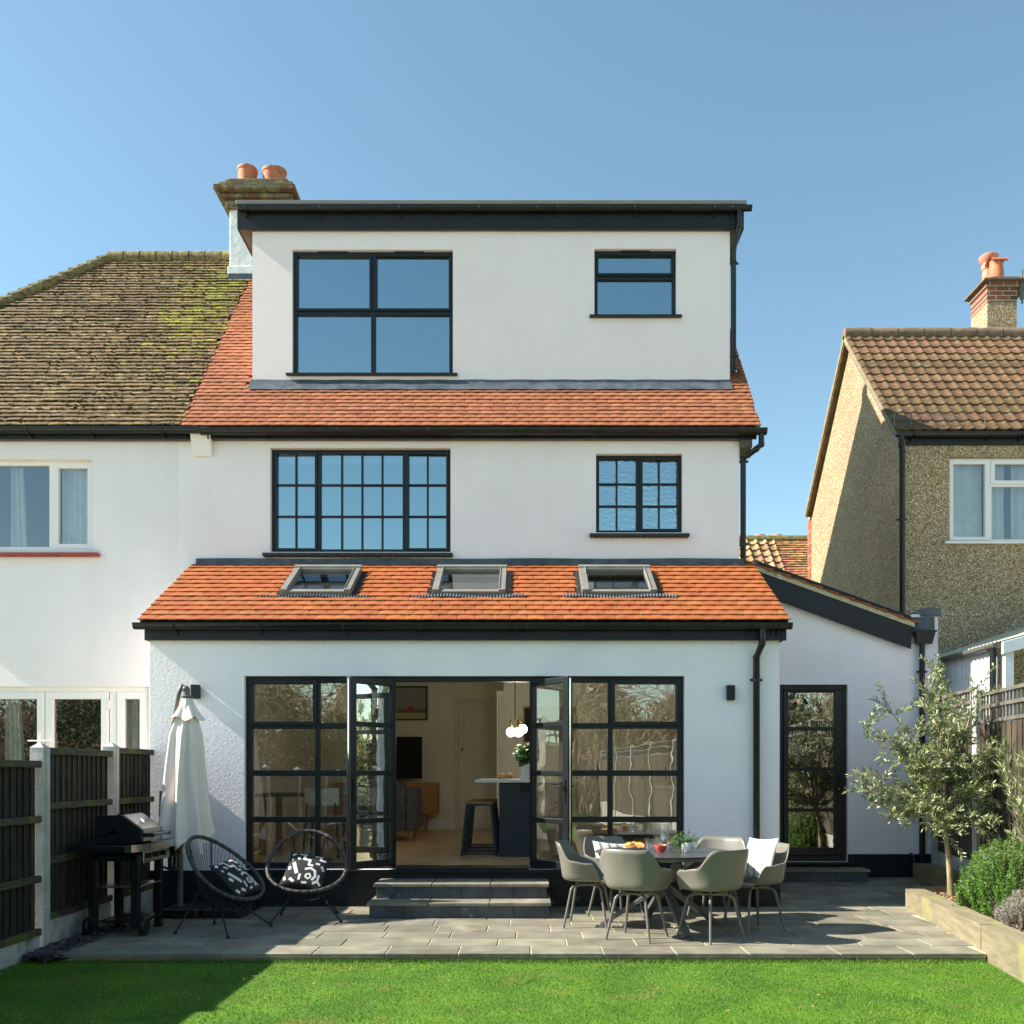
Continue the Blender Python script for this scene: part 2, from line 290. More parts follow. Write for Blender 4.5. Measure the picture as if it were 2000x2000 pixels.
# ------------------------------------------------------------------ mesh builder
ORG = {}
class MB:
    def __init__(s): s.v = []; s.f = []; s.m = []; s.cur = 0
    def add(s, vs, fs):
        o = len(s.v); s.v.extend([tuple(p) for p in vs]); s.f.extend([tuple(i + o for i in q) for q in fs]); s.m.extend([s.cur] * len(fs)); return s
    def box(s, x0, x1, y0, y1, z0, z1):
        return s.add([(x0,y0,z0),(x1,y0,z0),(x1,y1,z0),(x0,y1,z0),(x0,y0,z1),(x1,y0,z1),(x1,y1,z1),(x0,y1,z1)],
                     [(0,3,2,1),(4,5,6,7),(0,1,5,4),(1,2,6,5),(2,3,7,6),(3,0,4,7)])
    def obox(s, c, size, mat):
        a, b, d = size[0]/2, size[1]/2, size[2]/2
        vs = [Vector(c) + mat @ Vector(p) for p in [(-a,-b,-d),(a,-b,-d),(a,b,-d),(-a,b,-d),(-a,-b,d),(a,-b,d),(a,b,d),(-a,b,d)]]
        return s.add(vs, [(0,3,2,1),(4,5,6,7),(0,1,5,4),(1,2,6,5),(2,3,7,6),(3,0,4,7)])
    def bar(s, p0, p1, w, h, up=(0,0,1), w1=None, h1=None):
        p0, p1 = Vector(p0), Vector(p1); d = (p1-p0).normalized(); up = Vector(up)
        sd = d.cross(up).normalized(); u = sd.cross(d)
        w1 = w if w1 is None else w1; h1 = h if h1 is None else h1
        vs = []
        for p, a, b in ((p0, w/2, h/2), (p1, w1/2, h1/2)):
            vs += [p - sd*a - u*b, p + sd*a - u*b, p + sd*a + u*b, p - sd*a + u*b]
        return s.add(vs, [(0,1,2,3)[::-1],(4,5,6,7),(0,4,5,1)[::-1],(1,5,6,2)[::-1],(2,6,7,3)[::-1],(3,7,4,0)[::-1]])
    def tube(s, pts, r, n=8, closed=False, caps=True):
        pts = [Vector(p) for p in pts]; k = len(pts)
        rs = r if isinstance(r, (list, tuple)) else [r]*k
        prev = None; vs = []
        for i in range(k):
            a = pts[(i-1) % k] if (closed or i > 0) else pts[i]
            b = pts[(i+1) % k] if (closed or i < k-1) else pts[i]
            d = (b-a); d = d.normalized() if d.length > 1e-9 else Vector((0,0,1))
            if prev is None:
                q = Vector((0,0,1)) if abs(d.z) < .9 else Vector((1,0,0))
                u = d.cross(q).normalized()
            else:
                u = (prev - d*prev.dot(d)); u = u.normalized() if u.length > 1e-6 else d.orthogonal().normalized()
            prev = u; w_ = d.cross(u)
            for j in range(n):
                t = 2*math.pi*j/n; vs.append(pts[i] + (u*math.cos(t) + w_*math.sin(t))*rs[i])
        fs = []
        for i in range(k if closed else k-1):
            for j in range(n):
                a = i*n+j; b = i*n+(j+1) % n; c = ((i+1) % k)*n+(j+1) % n; d_ = ((i+1) % k)*n+j
                fs.append((a, b, c, d_))
        if caps and not closed: fs.append(tuple(range(n))[::-1]); fs.append(tuple((k-1)*n+j for j in range(n)))
        return s.add(vs, fs)
    def lathe(s, prof, c=(0,0,0), n=24, mat=None, cap0=True, cap1=True):
        vs = []; c = Vector(c)
        for r, z in prof:
            for j in range(n):
                t = 2*math.pi*j/n; p = Vector((r*math.cos(t), r*math.sin(t), z))
                vs.append(c + (mat @ p if mat else p))
        fs = [(i*n+j, i*n+(j+1) % n, (i+1)*n+(j+1) % n, (i+1)*n+j) for i in range(len(prof)-1) for j in range(n)]
        if cap0: fs.append(tuple(range(n))[::-1])
        if cap1: fs.append(tuple((len(prof)-1)*n+j for j in range(n)))
        return s.add(vs, fs)
    def prism(s, poly, fn, c0, c1):
        """poly of (a,b); fn(a,b,c)->xyz, extruded from c0 to c1"""
        n = len(poly)
        vs = [fn(a, b, c0) for a, b in poly] + [fn(a, b, c1) for a, b in poly]
        return s.add(vs, [tuple(range(n))[::-1], tuple(range(n, 2*n))] + [(i, (i+1) % n, n+(i+1) % n, n+i) for i in range(n)])
    def grid(s, fn, nu, nv, wrap=False):
        vs = [fn(i/(nu if wrap else nu), j/nv) for i in range(nu if wrap else nu+1) for j in range(nv+1)]
        k = nv+1; fs = []
        for i in range(nu):
            i2 = (i+1) % nu if wrap else i+1
            for j in range(nv): fs.append((i*k+j, i2*k+j, i2*k+j+1, i*k+j+1))
        return s.add(vs, fs)
    def sphere(s, c, r, n=12, m=8, sc=(1,1,1)):
        c = Vector(c); vs = [c + Vector((0,0,r*sc[2]))]
        for i in range(1, m):
            ph = math.pi*i/m
            for j in range(n):
                t = 2*math.pi*j/n; vs.append(c + Vector((r*sc[0]*math.sin(ph)*math.cos(t), r*sc[1]*math.sin(ph)*math.sin(t), r*sc[2]*math.cos(ph))))
        vs.append(c - Vector((0,0,r*sc[2])))
        fs = [(0, 1+j, 1+(j+1) % n) for j in range(n)]
        for i in range(m-2):
            for j in range(n): fs.append((1+i*n+j, 1+(i+1)*n+j, 1+(i+1)*n+(j+1) % n, 1+i*n+(j+1) % n))
        e = len(vs)-1; o = 1+(m-2)*n
        fs += [(o+j, e, o+(j+1) % n) for j in range(n)]
        return s.add(vs, fs)
    def holed(s, a0, a1, b0, b1, c0, c1, holes, fn):
        """slab a0..a1 x b0..b1 with thickness c0..c1 and rectangular holes (a0,a1,b0,b1)"""
        A = sorted({a0, a1} | {h[i] for h in holes for i in (0,1) if a0 < h[i] < a1})
        B = sorted({b0, b1} | {h[i] for h in holes for i in (2,3) if b0 < h[i] < b1})
        def solid(i, j):
            if i < 0 or j < 0 or i >= len(A)-1 or j >= len(B)-1: return False
            a = (A[i]+A[i+1])/2; b = (B[j]+B[j+1])/2
            return not any(h[0] < a < h[1] and h[2] < b < h[3] for h in holes)
        for i in range(len(A)-1):
            for j in range(len(B)-1):
                if not solid(i, j): continue
                p = [fn(a, b, c) for c in (c0, c1) for a, b in ((A[i],B[j]),(A[i+1],B[j]),(A[i+1],B[j+1]),(A[i],B[j+1]))]
                fs = [(0,1,2,3), (4,7,6,5)]
                if not solid(i, j-1): fs.append((0,4,5,1))
                if not solid(i+1, j): fs.append((1,5,6,2))
                if not solid(i, j+1): fs.append((2,6,7,3))
                if not solid(i-1, j): fs.append((3,7,4,0))
                s.add(p, fs)
        return s
    def build(s, name, mat, parent=None, smooth=35, bevel=0, seg=2, weld=False):
        o_ = ORG.get(parent.name, Vector((0,0,0))) if parent else Vector((0,0,0))
        me = bpy.data.meshes.new(name)
        me.from_pydata([(v[0]-o_.x, v[1]-o_.y, v[2]-o_.z) for v in s.v], [], s.f)
        mats = mat if isinstance(mat, (list, tuple)) else [mat]
        for m_ in mats: me.materials.append(M[m_] if isinstance(m_, str) else m_)
        if len(mats) > 1: me.polygons.foreach_set('material_index', s.m)
        if smooth:
            me.polygons.foreach_set('use_smooth', [True]*len(me.polygons)); me.set_sharp_from_angle(angle=R(smooth))
        me.update()
        o = bpy.data.objects.new(name, me); COL.objects.link(o)
        if parent: o.parent = parent; ORG[o.name] = o_
        if bevel:
            b = o.modifiers.new('bevel', 'BEVEL'); b.width = bevel; b.segments = seg; b.limit_method = 'ANGLE'; b.angle_limit = R(40)
        return o

def raw_mesh(name, verts, faces, mat, parent=None, mats=None, midx=None):
    """fast numpy mesh: faces (M,k)"""
    me = bpy.data.meshes.new(name); faces = np.asarray(faces, dtype=np.int32); k = faces.shape[1]
    verts = np.asarray(verts, dtype=np.float32)
    if parent and parent.name in ORG: verts = verts - np.array(ORG[parent.name], dtype=np.float32)
    me.vertices.add(len(verts)); me.vertices.foreach_set('co', verts.ravel())
    me.loops.add(faces.size); me.loops.foreach_set('vertex_index', faces.ravel())
    me.polygons.add(len(faces)); me.polygons.foreach_set('loop_start', np.arange(0, faces.size, k, dtype=np.int32))
    for m_ in (mats or [mat]): me.materials.append(M[m_])
    if midx is not None: me.polygons.foreach_set('material_index', np.asarray(midx, dtype=np.int32))
    me.update(calc_edges=True); me.validate()
    o = bpy.data.objects.new(name, me); COL.objects.link(o)
    if parent: o.parent = parent; ORG[o.name] = ORG.get(parent.name, Vector((0,0,0)))
    return o

def tag(o, label=None, cat=None, group=None, kind=None):
    if label: o['label'] = label
    if cat: o['category'] = cat
    if group: o['group'] = group
    if kind: o['kind'] = kind
    return o
def thing(name, loc, label, cat, group=None):
    o = bpy.data.objects.new(name, None); COL.objects.link(o); o.location = loc; o.empty_display_size = .1
    ORG[o.name] = Vector(loc); return tag(o, label, cat, group)
def dup(o, parent=None):
    c = o.copy(); COL.objects.link(c); c.parent = parent
    for ch in list(o.children): dup(ch, c)
    return c
def place(o, loc, rz=0, label=None):
    o.location = loc; o.rotation_euler = (0, 0, rz)
    if label: o['label'] = label
    return o
XZ = lambda y: (lambda a, b, c: (a, c, b))      # (x,z) polygon extruded along y
fXZ = lambda a, b, c: (a, c, b)
fYZ = lambda a, b, c: (c, a, b)

# leaves as single diamond faces
def leaves(pos, dirs, length, width, roll=None, fold=.25):
    pos = np.asarray(pos); d = np.asarray(dirs); d = d / np.linalg.norm(d, axis=1, keepdims=True)
    n = len(pos); r = rng.normal(size=(n, 3)); s_ = np.cross(d, r); s_ /= np.linalg.norm(s_, axis=1, keepdims=True) + 1e-9
    nn = np.cross(d, s_)
    L = (np.asarray(length) * np.ones(n))[:, None]; W = (np.asarray(width) * np.ones(n))[:, None]
    v = np.stack([pos, pos + d*L*.5 + s_*W*.5 + nn*W*fold, pos + d*L, pos + d*L*.5 - s_*W*.5 + nn*W*fold], axis=1).reshape(-1, 3)
    f = np.arange(4*n).reshape(n, 4)
    return v, f

# ------------------------------------------------------------------ ground, lawn, patio
lawn = MB()
lawn.add([(-400,-400,-.065),(400,-400,-.065),(400,400,-.065),(-400,400,-.065)], [(0,1,2,3)])
tag(lawn.build('lawn', 'lawn', smooth=0), kind='structure')
for q_ in ([(-22,-10.6,-.06),(-4.1,-10.6,-.06),(-4.1,7.2,-.06),(-22,7.2,-.06)], [(2.6,-10.6,-.06),(24,-10.6,-.06),(24,7.2,-.06),(4.75,7.2,-.06)]):
    gv0 = MB(); gv0.add(q_, [(0,1,2,3)])           # unseen pale gravel added beyond the fences to bounce sun onto the walls
    tag(gv0.build('bounce_gravel', 'gravel', smooth=0), kind='structure')

def gslope(y): return max(0.0, y - 9.8) * .065
def sleeper_x(y): return 3.57 + (y - 7.23) * .145
PF, PITCH, SLEN = 7.26, .335, .565
pat = MB(); row = 0; y = PF
while y < 11.55:
    y1 = min(y + PITCH, 11.6)
    xr = sleeper_x((y+y1)/2) - .004 if y < 9.6 else 4.98
    x = -3.63 - (row % 2) * SLEN*.5 + random.uniform(-.03, .03)
    while x < xr:
        ln = SLEN*random.choice([1,1,1,1,1.25,.8]); xa = max(x, -3.63); xb = min(x+ln-.013, xr)
        if xb - xa > .06:
            dz = random.uniform(-.0015, .0015); t = random.uniform(-.001, .001)
            a, b = y+.008, y1-.008
            zz = lambda yy, k: gslope(yy) + dz + k
            fr = a - (.012 if row == 0 else 0)
            pat.add([(xa,fr,zz(a,-.036)),(xb,fr,zz(a,-.036)),(xb,b,zz(b,-.036)),(xa,b,zz(b,-.036)),(xa,fr,zz(a,t)),(xb,fr,zz(a,-t)),(xb,b,zz(b,0)),(xa,b,zz(b,0))],
                    [(4,5,6,7),(0,1,5,4),(1,2,6,5),(2,3,7,6),(3,0,4,7)])
        x += ln
    y = y1; row += 1
jm = MB()
ys = [7.275, 9.8, 11.6]
for a, b in zip(ys[:-1], ys[1:]):
    xa, xb = (sleeper_x(a), sleeper_x(b)) if b < 10 else (4.98, 4.98)
    jm.add([(-3.62,a,gslope(a)-.007),(xa,a,gslope(a)-.007),(xb,b,gslope(b)-.007),(-3.62,b,gslope(b)-.007)], [(0,1,2,3)])
jm.add([(-3.62,7.275,-.06),(3.57,7.275,-.06),(3.57,7.275,-.007),(-3.62,7.275,-.007)], [(0,1,2,3)])
patio = pat.build('patio', 'slab', smooth=0, bevel=.003, seg=1); tag(patio, kind='structure')
jo = jm.build('patio_joints', 'mortar', smooth=0); tag(jo, kind='structure')

# grass blades, denser towards the camera and along the patio edge
def grass():
    n = 190000
    gx = rng.uniform(-4.0, 3.9, n); gy = rng.uniform(4.3, 7.27, n)
    ed = 9000; gx[:ed] = rng.uniform(-3.9, 3.55, ed); gy[:ed] = 7.262 - np.abs(rng.normal(0, .035, ed))
    ok = gx < 3.55 + (gy - 7.23)*.145
    gx, gy = gx[ok], gy[ok]; n = len(gx)
    h = rng.uniform(.009, .020, n); h[:9000] *= rng.uniform(.8, 2.6, 9000)
    patchy = np.array([mnoise.noise((a*1.1, b*1.6, 0)) for a, b in zip(gx, gy)])
    h *= 1 + .4*patchy
    p = np.stack([gx, gy, np.full(n, -.066)], 1)
    lean = rng.normal(0, .6, (n, 3)); lean[:, 2] = 1
    lean /= np.linalg.norm(lean, axis=1, keepdims=True)
    ang = rng.uniform(0, math.pi, n); s_ = np.stack([np.cos(ang), np.sin(ang), np.zeros(n)], 1) * rng.uniform(.0016, .0032, n)[:, None]
    v = np.stack([p - s_, p + s_, p + lean*h[:, None]], 1).reshape(-1, 3)
    dry = (rng.random(n) < .03 + .16*np.clip(patchy - .12, 0, 1)*2).astype(int)
    o = raw_mesh('grass', v, np.arange(3*n).reshape(n, 3), None, mats=['grass', 'drygrass'], midx=dry)
    tag(o, 'short mown green grass below the patio edge', 'grass', kind='stuff')
grass()
# bits of dry leaf on the lawn
n = 60; p = np.stack([rng.uniform(-3.4, 3.3, n), rng.uniform(5.2, 7.1, n), np.full(n, -.04)], 1)
d = rng.normal(size=(n, 3)); d[:, 2] *= .2
v, f = leaves(p, d, rng.uniform(.02, .05, n), .012)
tag(raw_mesh('leaf_litter', v, f, 'drygrass'), 'dry leaf scraps scattered over the lawn', 'leaf litter', kind='stuff')

# slate chippings beside the left fence
ch = MB()
for i in range(620):
    yy = random.uniform(7.2, 9.0); xx = random.uniform(-3.88, -3.62); a = random.uniform(.025, .055)
    rm = Matrix.Rotation(random.uniform(0, 6.3), 3, 'Z') @ Matrix.Rotation(random.uniform(-.5, .5), 3, 'X') @ Matrix.Rotation(random.uniform(-.5, .5), 3, 'Y')
    ch.obox((xx, yy, -.03 + random.uniform(0, .03)), (a*2, a*random.uniform(.8, 1.4), .012), rm)
tag(ch.build('slate_chippings', 'slate', smooth=0), 'dark slate chippings in the strip between fence and patio', 'chippings', kind='stuff')

# ------------------------------------------------------------------ shared building helpers
def tiles(mb, e0, slope, courses, gauge, tw, xl, xr, th=.014, skip=None, jit=0.0, camber=.004, lenf=1.55, matfn=None, hjit=.0, clips=()):
    """plain tiles laid in broken bond; e0=(y,z) of the eave line, slope=(dy,dz) unit vector up the roof"""
    dy, dz = slope; ny, nz_ = -dz, dy
    for c in range(courses):
        t0 = c*gauge; t1 = t0 + gauge*lenf
        a, b = xl(t0), xr(t0)
        x = a - (tw*.5 if c % 2 else 0) + random.uniform(-.01, .01)
        wob = [random.uniform(-hjit, hjit) for _ in range(3)]
        while x < b:
            xa, xb = max(x+.0022, a), min(x+tw-.0022, b); xc = (xa+xb)/2
            for ca, cb, cc, cd in clips:
                if cc < t0+gauge*.5 < cd and xb > ca and xa < cb:
                    if xa < ca: xb = ca
                    elif xb > cb: xa = cb
                    else: xb = xa
            xc = (xa+xb)/2
            if xb - xa > tw*.2 and not (skip and skip(xc, t0+gauge*.5, t0)):
                if matfn: mb.cur = matfn(xc, t0)
                lift = random.uniform(0, jit); lf2 = lift*random.uniform(.2, 1); td = random.uniform(-jit, jit)*.8
                o1 = th*1.9 + wob[int(xc*1.3) % 3]; o0 = th*.25
                def P(xx, t, off): return (xx, e0[0] + dy*t + ny*off, e0[1] + dz*t + nz_*off)
                T0 = t0 + td
                vs = [P(xa,T0,o1+lift),P(xc,T0,o1+(lift+lf2)/2+camber),P(xb,T0,o1+lf2),P(xb,t1,o0),P(xc,t1,o0+camber),P(xa,t1,o0),
                      P(xa,T0,o1+lift-th),P(xc,T0,o1+(lift+lf2)/2+camber-th),P(xb,T0,o1+lf2-th),P(xa,t1,o0-th),P(xb,t1,o0-th)]
                mb.add(vs, [(0,1,4,5),(1,2,3,4),(0,6,7,1),(1,7,8,2),(5,9,6,0),(2,8,10,3)])
            x += tw
    mb.cur = 0

def window(parent, x0, x1, z0, z1, y, mat='black', glass='g_up', fw=.045, vb=(), hb=(), sashes=(), depth=.07, name='window', sash_w=.04, trickle=()):
    """frame mesh with bars; pane is its child. vb: (x,w,za,zb), hb: (z,w,xa,xb), sashes: (x0,x1,z0,z1) opening frames standing proud"""
    m = MB()
    m.box(x0, x0+fw, y, y+depth, z0, z1); m.box(x1-fw, x1, y, y+depth, z0, z1)
    m.box(x0+fw, x1-fw, y+.001, y+depth-.001, z1-fw, z1); m.box(x0+fw, x1-fw, y+.001, y+depth-.001, z0, z0+fw)
    for xx, w_, *r_ in vb:
        a, b = (r_ + [z0+fw*.9, z1-fw*.9])[:2] if len(r_) == 2 else (z0+fw*.9, z1-fw*.9)
        m.box(xx-w_/2, xx+w_/2, y+.006, y+depth-.006, a, b)
    for zz, w_, *r_ in hb:
        a, b = r_ if len(r_) == 2 else (x0+fw*.9, x1-fw*.9)
        m.box(a, b, y+.009, y+depth-.009, zz-w_/2, zz+w_/2)
    for a, b, c, d in sashes:
        s_ = sash_w
        for q in ((a,a+s_,c,d),(b-s_,b,c,d)): m.box(q[0], q[1], y-.012, y+depth-.02, q[2], q[3])
        for q in ((a+s_,b-s_,d-s_,d),(a+s_,b-s_,c,c+s_)): m.box(q[0], q[1], y-.0105, y+depth-.021, q[2], q[3])
    for a, b, zz in trickle: m.box(a, b, y-.018, y, zz-.012, zz+.012)
    fr = m.build(name, mat, parent, smooth=0, bevel=.006)
    g = MB(); gx = sorted([x0+.01, x1-.01] + [q[0] for q in vb]); gz_c = sorted([z0+.01, z1-.01] + [q[0] for q in hb])
    for a, b in zip(gx[:-1], gx[1:]):          # each light is its own sheet, never quite in plane with the next
        for c, d in zip(gz_c[:-1], gz_c[1:]):
            j = [y+.036+random.uniform(-.0014, .0014) for _ in range(3)]; g.add([(a,j[0],c),(b,j[1],c),(b,j[1]+j[2]-j[0],d),(a,j[2],d)], [(0,1,2,3)])
    g.build('pane', glass, fr, smooth=0)
    return fr

def half_gutter(mb, x0, x1, y, z, r=.056, n=10, square=False):
    pts = [(-r, .012)] + [(-r*math.cos(math.pi*i/n), -r*math.sin(math.pi*i/n)) for i in range(n+1)] + [(r, .012)]
    k = len(pts); vs = []
    for xx in (x0, x1):
        vs += [(xx, y+a, z+b) for a, b in pts] + [(xx, y+a*.9, z+b*.9+.003) for a, b in pts]
    fs = []
    for i in range(k-1):
        fs += [(i, i+1, 2*k+i+1, 2*k+i), (k+i+1, k+i, 3*k+i, 3*k+i+1)]
    fs += [(0, 2*k, 3*k, k), (k-1, 2*k-1, 4*k-1, 3*k-1)]
    mb.add(vs, fs)
    for xx in (x0, x1): mb.add([(xx, y+a, z+b) for a, b in pts], [tuple(range(k))])
    return mb
def brackets(mb, xs, y, z, r=.059):
    for xx in xs:
        mb.tube([(xx, y-r*math.cos(math.pi*i/8)*1.04, z-r*math.sin(math.pi*i/8)*1.04) for i in range(9)] , .008, 5)
        mb.box(xx-.008, xx+.008, y+r*.6, y+r*1.2, z-.1, z+.02)

def curtain(mb, x0, x1, z0, z1, y, folds, amp=.03, gather=0):
    def fn(u, v):
        xx = x0 + (x1-x0)*u + (gather*(1-v)*u if gather else 0)
        return (xx, y + amp*math.sin(u*folds*2*math.pi + .6*math.sin(v*3)) + amp*.4*math.sin(u*folds*5+1), z0 + (z1-z0)*v)
    mb.grid(fn, int(folds*10), 6)

# ------------------------------------------------------------------ measured planes
YE, YM, YS = 9.8, 11.2, 11.55                 # extension wall, main rear wall, side annexe wall
YU = 11.03                                      # upper eaves tile edge
ZU = Z(833, YU); XV = X(1486.5, YU); XP = X(352, YU)   # eaves height, right verge, party line
SU = 1.15; cu, su = 1/math.hypot(1, SU), SU/math.hypot(1, SU)
YR = 14.30; ZR = ZU + SU*(YR-YU)              # ridge
def zroof(y): return ZU + SU*(y-YU)
YD = 11.70                                     # dormer wall
YBK = 2*YR - YU                                # rear (street side) eaves

house = thing('house', (0, YE, 0), 'white rendered house with black windows, box dormer and orange tiled extension', 'house')

# ---- main wall with its windows
WX0, WX1 = X(352, YM) - .02, X(1444, YM)
w1 = (X(528, YM), X(880, YM), Z(1078, YM), Z(874.6, YM))
w2 = (X(1164, YM), X(1333, YM), Z(1040, YM), Z(886, YM))
m = MB(); m.holed(WX0, WX1, 3.2, 5.42, YM, YM+.28, [w1, w2], lambda a, b, c: (a, c, b)); m.build('rear_wall', 'white', house, smooth=0)
# gable side wall and street wall
m = MB()
FILL_WIN = (12.85, 14.45, 1.25, 2.75)  # hidden opening added in the gable to let daylight into the room
gp = [(YM+.28, 3.2), (YBK-.2, 3.2), (YBK-.2, 5.4)] + [(YR, ZR-.15), (YM+.28, zroof(YM+.28)-.15)]
m.prism(gp, fYZ, WX1-.28, WX1); m.holed(YM+.28, YBK-.2, -.1, 3.2, WX1-.28, WX1, [FILL_WIN], fYZ)
m.box(WX0, WX1-.28, YBK-.48, YBK-.2, -.1, 5.4)
m.build('side_wall', 'white', house, smooth=0)
m = MB(); m.prism([(YM+.28,-.1),(YBK-.48,-.1),(YBK-.48,5.4),(YR,ZR-.2),(YM+.28,zroof(YM+.28)-.2)], fYZ, WX0, WX0+.12); m.build('party_wall', 'ivory', house, smooth=0)
m = MB(); m.box(WX0+.12, WX1-.28, YM+.28, YBK-.48, 3.12, 3.19); m.box(WX0+.12, WX1-.28, YM+.28, YBK-.48, 5.35, 5.5); m.build('ceiling', 'ivory', house, smooth=0)

zb1 = [Z(943, YM), Z(1005, YM)]
sx = lambda px: X(px, YM)
y_ = YM+.07
c1 = (sx(533), sx(617.5)); c2 = (sx(792), sx(875.5))
fz0, fz1 = w1[2]+.03, w1[3]-.015
fr = window(house, *w1, y_, fw=.05, vb=[(sx(620), .055), (sx(789), .055), (sx(665), .022), (sx(705), .022), (sx(744.6), .022), (sx(575), .022), (sx(833.8), .022)],
       hb=[(z, .022) for z in zb1], sashes=[(c1[0], c1[1], fz0, fz1-.01), (c2[0], c2[1], fz0, fz1-.01)], sash_w=.032)
m = MB()      # roman blind seen through the top of the window
m.box(w1[0]+.05, w1[1]-.05, YM+.16, YM+.18, w1[3]-.14, w1[3]-.02); m.build('blind', 'linen', fr, smooth=0)
zb2 = [Z(941.3, YM), Z(984.8, YM)]
window(house, *w2, y_, fw=.045, glass='g_obs', vb=[(sx(1248), .055), (sx(1205.8), .022), (sx(1289), .022)], hb=[(z, .022) for z in zb2],
       sashes=[(sx(1251.5), sx(1329.5), w2[2]+.03, w2[3]-.025)], sash_w=.032)
def tile_sill(parent, x0, x1, z, mat, y=YM):
    m = MB(); m.box(x0, x1, y-.075, y+.07, z-.03, z)
    k = int((x1-x0)/.038)
    for i in range(k):
        xx = x0 + (i+.5)*(x1-x0)/k; m.tube([(xx, y-.07, z-.03), (xx, y+.0, z-.03)], .014, 6)
    return m.build('sill', mat, parent, smooth=0)
tile_sill(house, X(512, YM-.07), X(884, YM-.07), Z(1079.5, YM-.07), 'blacktile')
tile_sill(house, X(1152, YM-.07), X(1347, YM-.07), Z(1041.5, YM-.07), 'blacktile')

# ---- upper roof
SL = (YR-YU)/cu
def dormer_skip(xc, t, t0):
    yy = YU + cu*t
    return X(493, YD)-.01 < xc < X(1425.5, YD)+.01 and yy > YD-.02
m = MB()
gz = .0885; n_c = int(SL/gz)
tiles(m, (YU, ZU), (cu, su), n_c, gz, .158, lambda t: XP + .02*math.sin(t*40), lambda t: XV, skip=dormer_skip, th=.0115, jit=.002, hjit=.0025)
m.build('upper_roof', 'tile_u', house, smooth=0)
m = MB()
def slope_pt(a, t, c): return (a, YU + cu*t - su*c, ZU + su*t + cu*c)
m.holed(XP, XV-.01, .075, SL, -.09, -.012, [], slope_pt)
def back_pt(a, t, c): return (a, YBK - cu*t + su*c, ZU + su*t + cu*c)
m.holed(XP, XV-.01, 0, SL-.02, -.09, 0, [], back_pt)
m.build('roof_deck', 'tile_u', house, smooth=0)
m = MB(); m.tube([(XP, YR, ZR-.01), (XV, YR, ZR-.01)], .11, 12); m.build('ridge_tiles', 'tile_u', house)
# verge mortar on the right gable
m = MB(); m.holed(XV-.06, XV-.005, .02, SL, -.11, -.014, [], slope_pt); m.build('verge', 'concrete', house, smooth=0)

# eaves: fascia, soffit, gutter
ef = YM - .09
m = MB(); m.box(X(402, ef), X(1478, ef), ef, ef+.025, Z(857, ef), Z(836, ef)); m.build('fascia', 'fascia', house, smooth=0, bevel=.004)
m = MB(); m.box(X(402, ef), WX1+.14, ef+.025, YM, Z(857, ef)+.004, Z(857, ef)+.02)
m.box(WX1+.001, WX1+.14, ef+.026, YM+.35, Z(857, ef)-.09, Z(857, ef)+.12); m.build('soffit', 'soffit', house, smooth=0)
m = MB(); gy = ef - .06; half_gutter(m, X(392, gy), X(1497, gy), gy, Z(840, gy), .058)
brackets(m, [X(p, gy) for p in (404, 516, 660, 838, 1020, 1160, 1320, 1450, 1478)], gy, Z(838, gy))
m.build('gutter', 'plastic', house, smooth=40)
def pipe(parent, pts, r=.034, clips=(), name='downpipe', mat='plastic'):
    m = MB(); m.tube(pts, r, 14)
    for i in range(1, len(pts)-1): m.sphere(pts[i], r*1.16, 12, 8)
    for a in clips: 
        p = Vector(a); m.tube([p-Vector((0,0,.018)), p+Vector((0,0,.018))], r*1.22, 14); m.box(p.x-r*1.9, p.x+r*1.9, p.y+.005, p.y+.02, p.z-.012, p.z+.012)
    return m.build(name, mat, parent, smooth=40)
gy = ef-.06
xo = X(1487, gy)
pipe(house, [(xo, gy, Z(842, gy)), (xo, gy, Z(868, gy)), (X(1478, gy), gy+.01, Z(876, gy)), (WX1+.09, gy+.08, Z(884, gy)), (WX1+.05, YM+.02, Z(896, YM)), (WX1+.05, YM+.02, Z(1098, YM)), (WX1+.14, YM+.05, Z(1108, YM))],
     clips=[(WX1+.05, YM+.02, Z(900, YM)), (WX1+.05, YM+.02, Z(1062, YM))])
# corbel on the party line
m = MB()
m.prism([(YM-.15, Z(842, YM)), (YM, Z(842, YM)), (YM, Z(893, YM)), (YM-.035, Z(893, YM)), (YM-.06, Z(880, YM))], fYZ, X(372, YM-.1), X(411, YM-.1))
m.build('corbel', 'white', house, smooth=0, bevel=.01)
# lead flashing over the extension roof
m = MB(); xa, xb = X(383, YM-.02), WX1+.05
m.grid(lambda u, v: (xa+(xb-xa)*u, YM-.028-.02*(1-v)**3 + .004*math.sin(u*60)*(1-v), 3.83 + .135*v + .004*math.sin(u*23)), 90, 5)
m.box(xa, xb, YM-.026, YM-.002, 3.84, 3.962)
m.build('lead_flashing', 'lead', house)

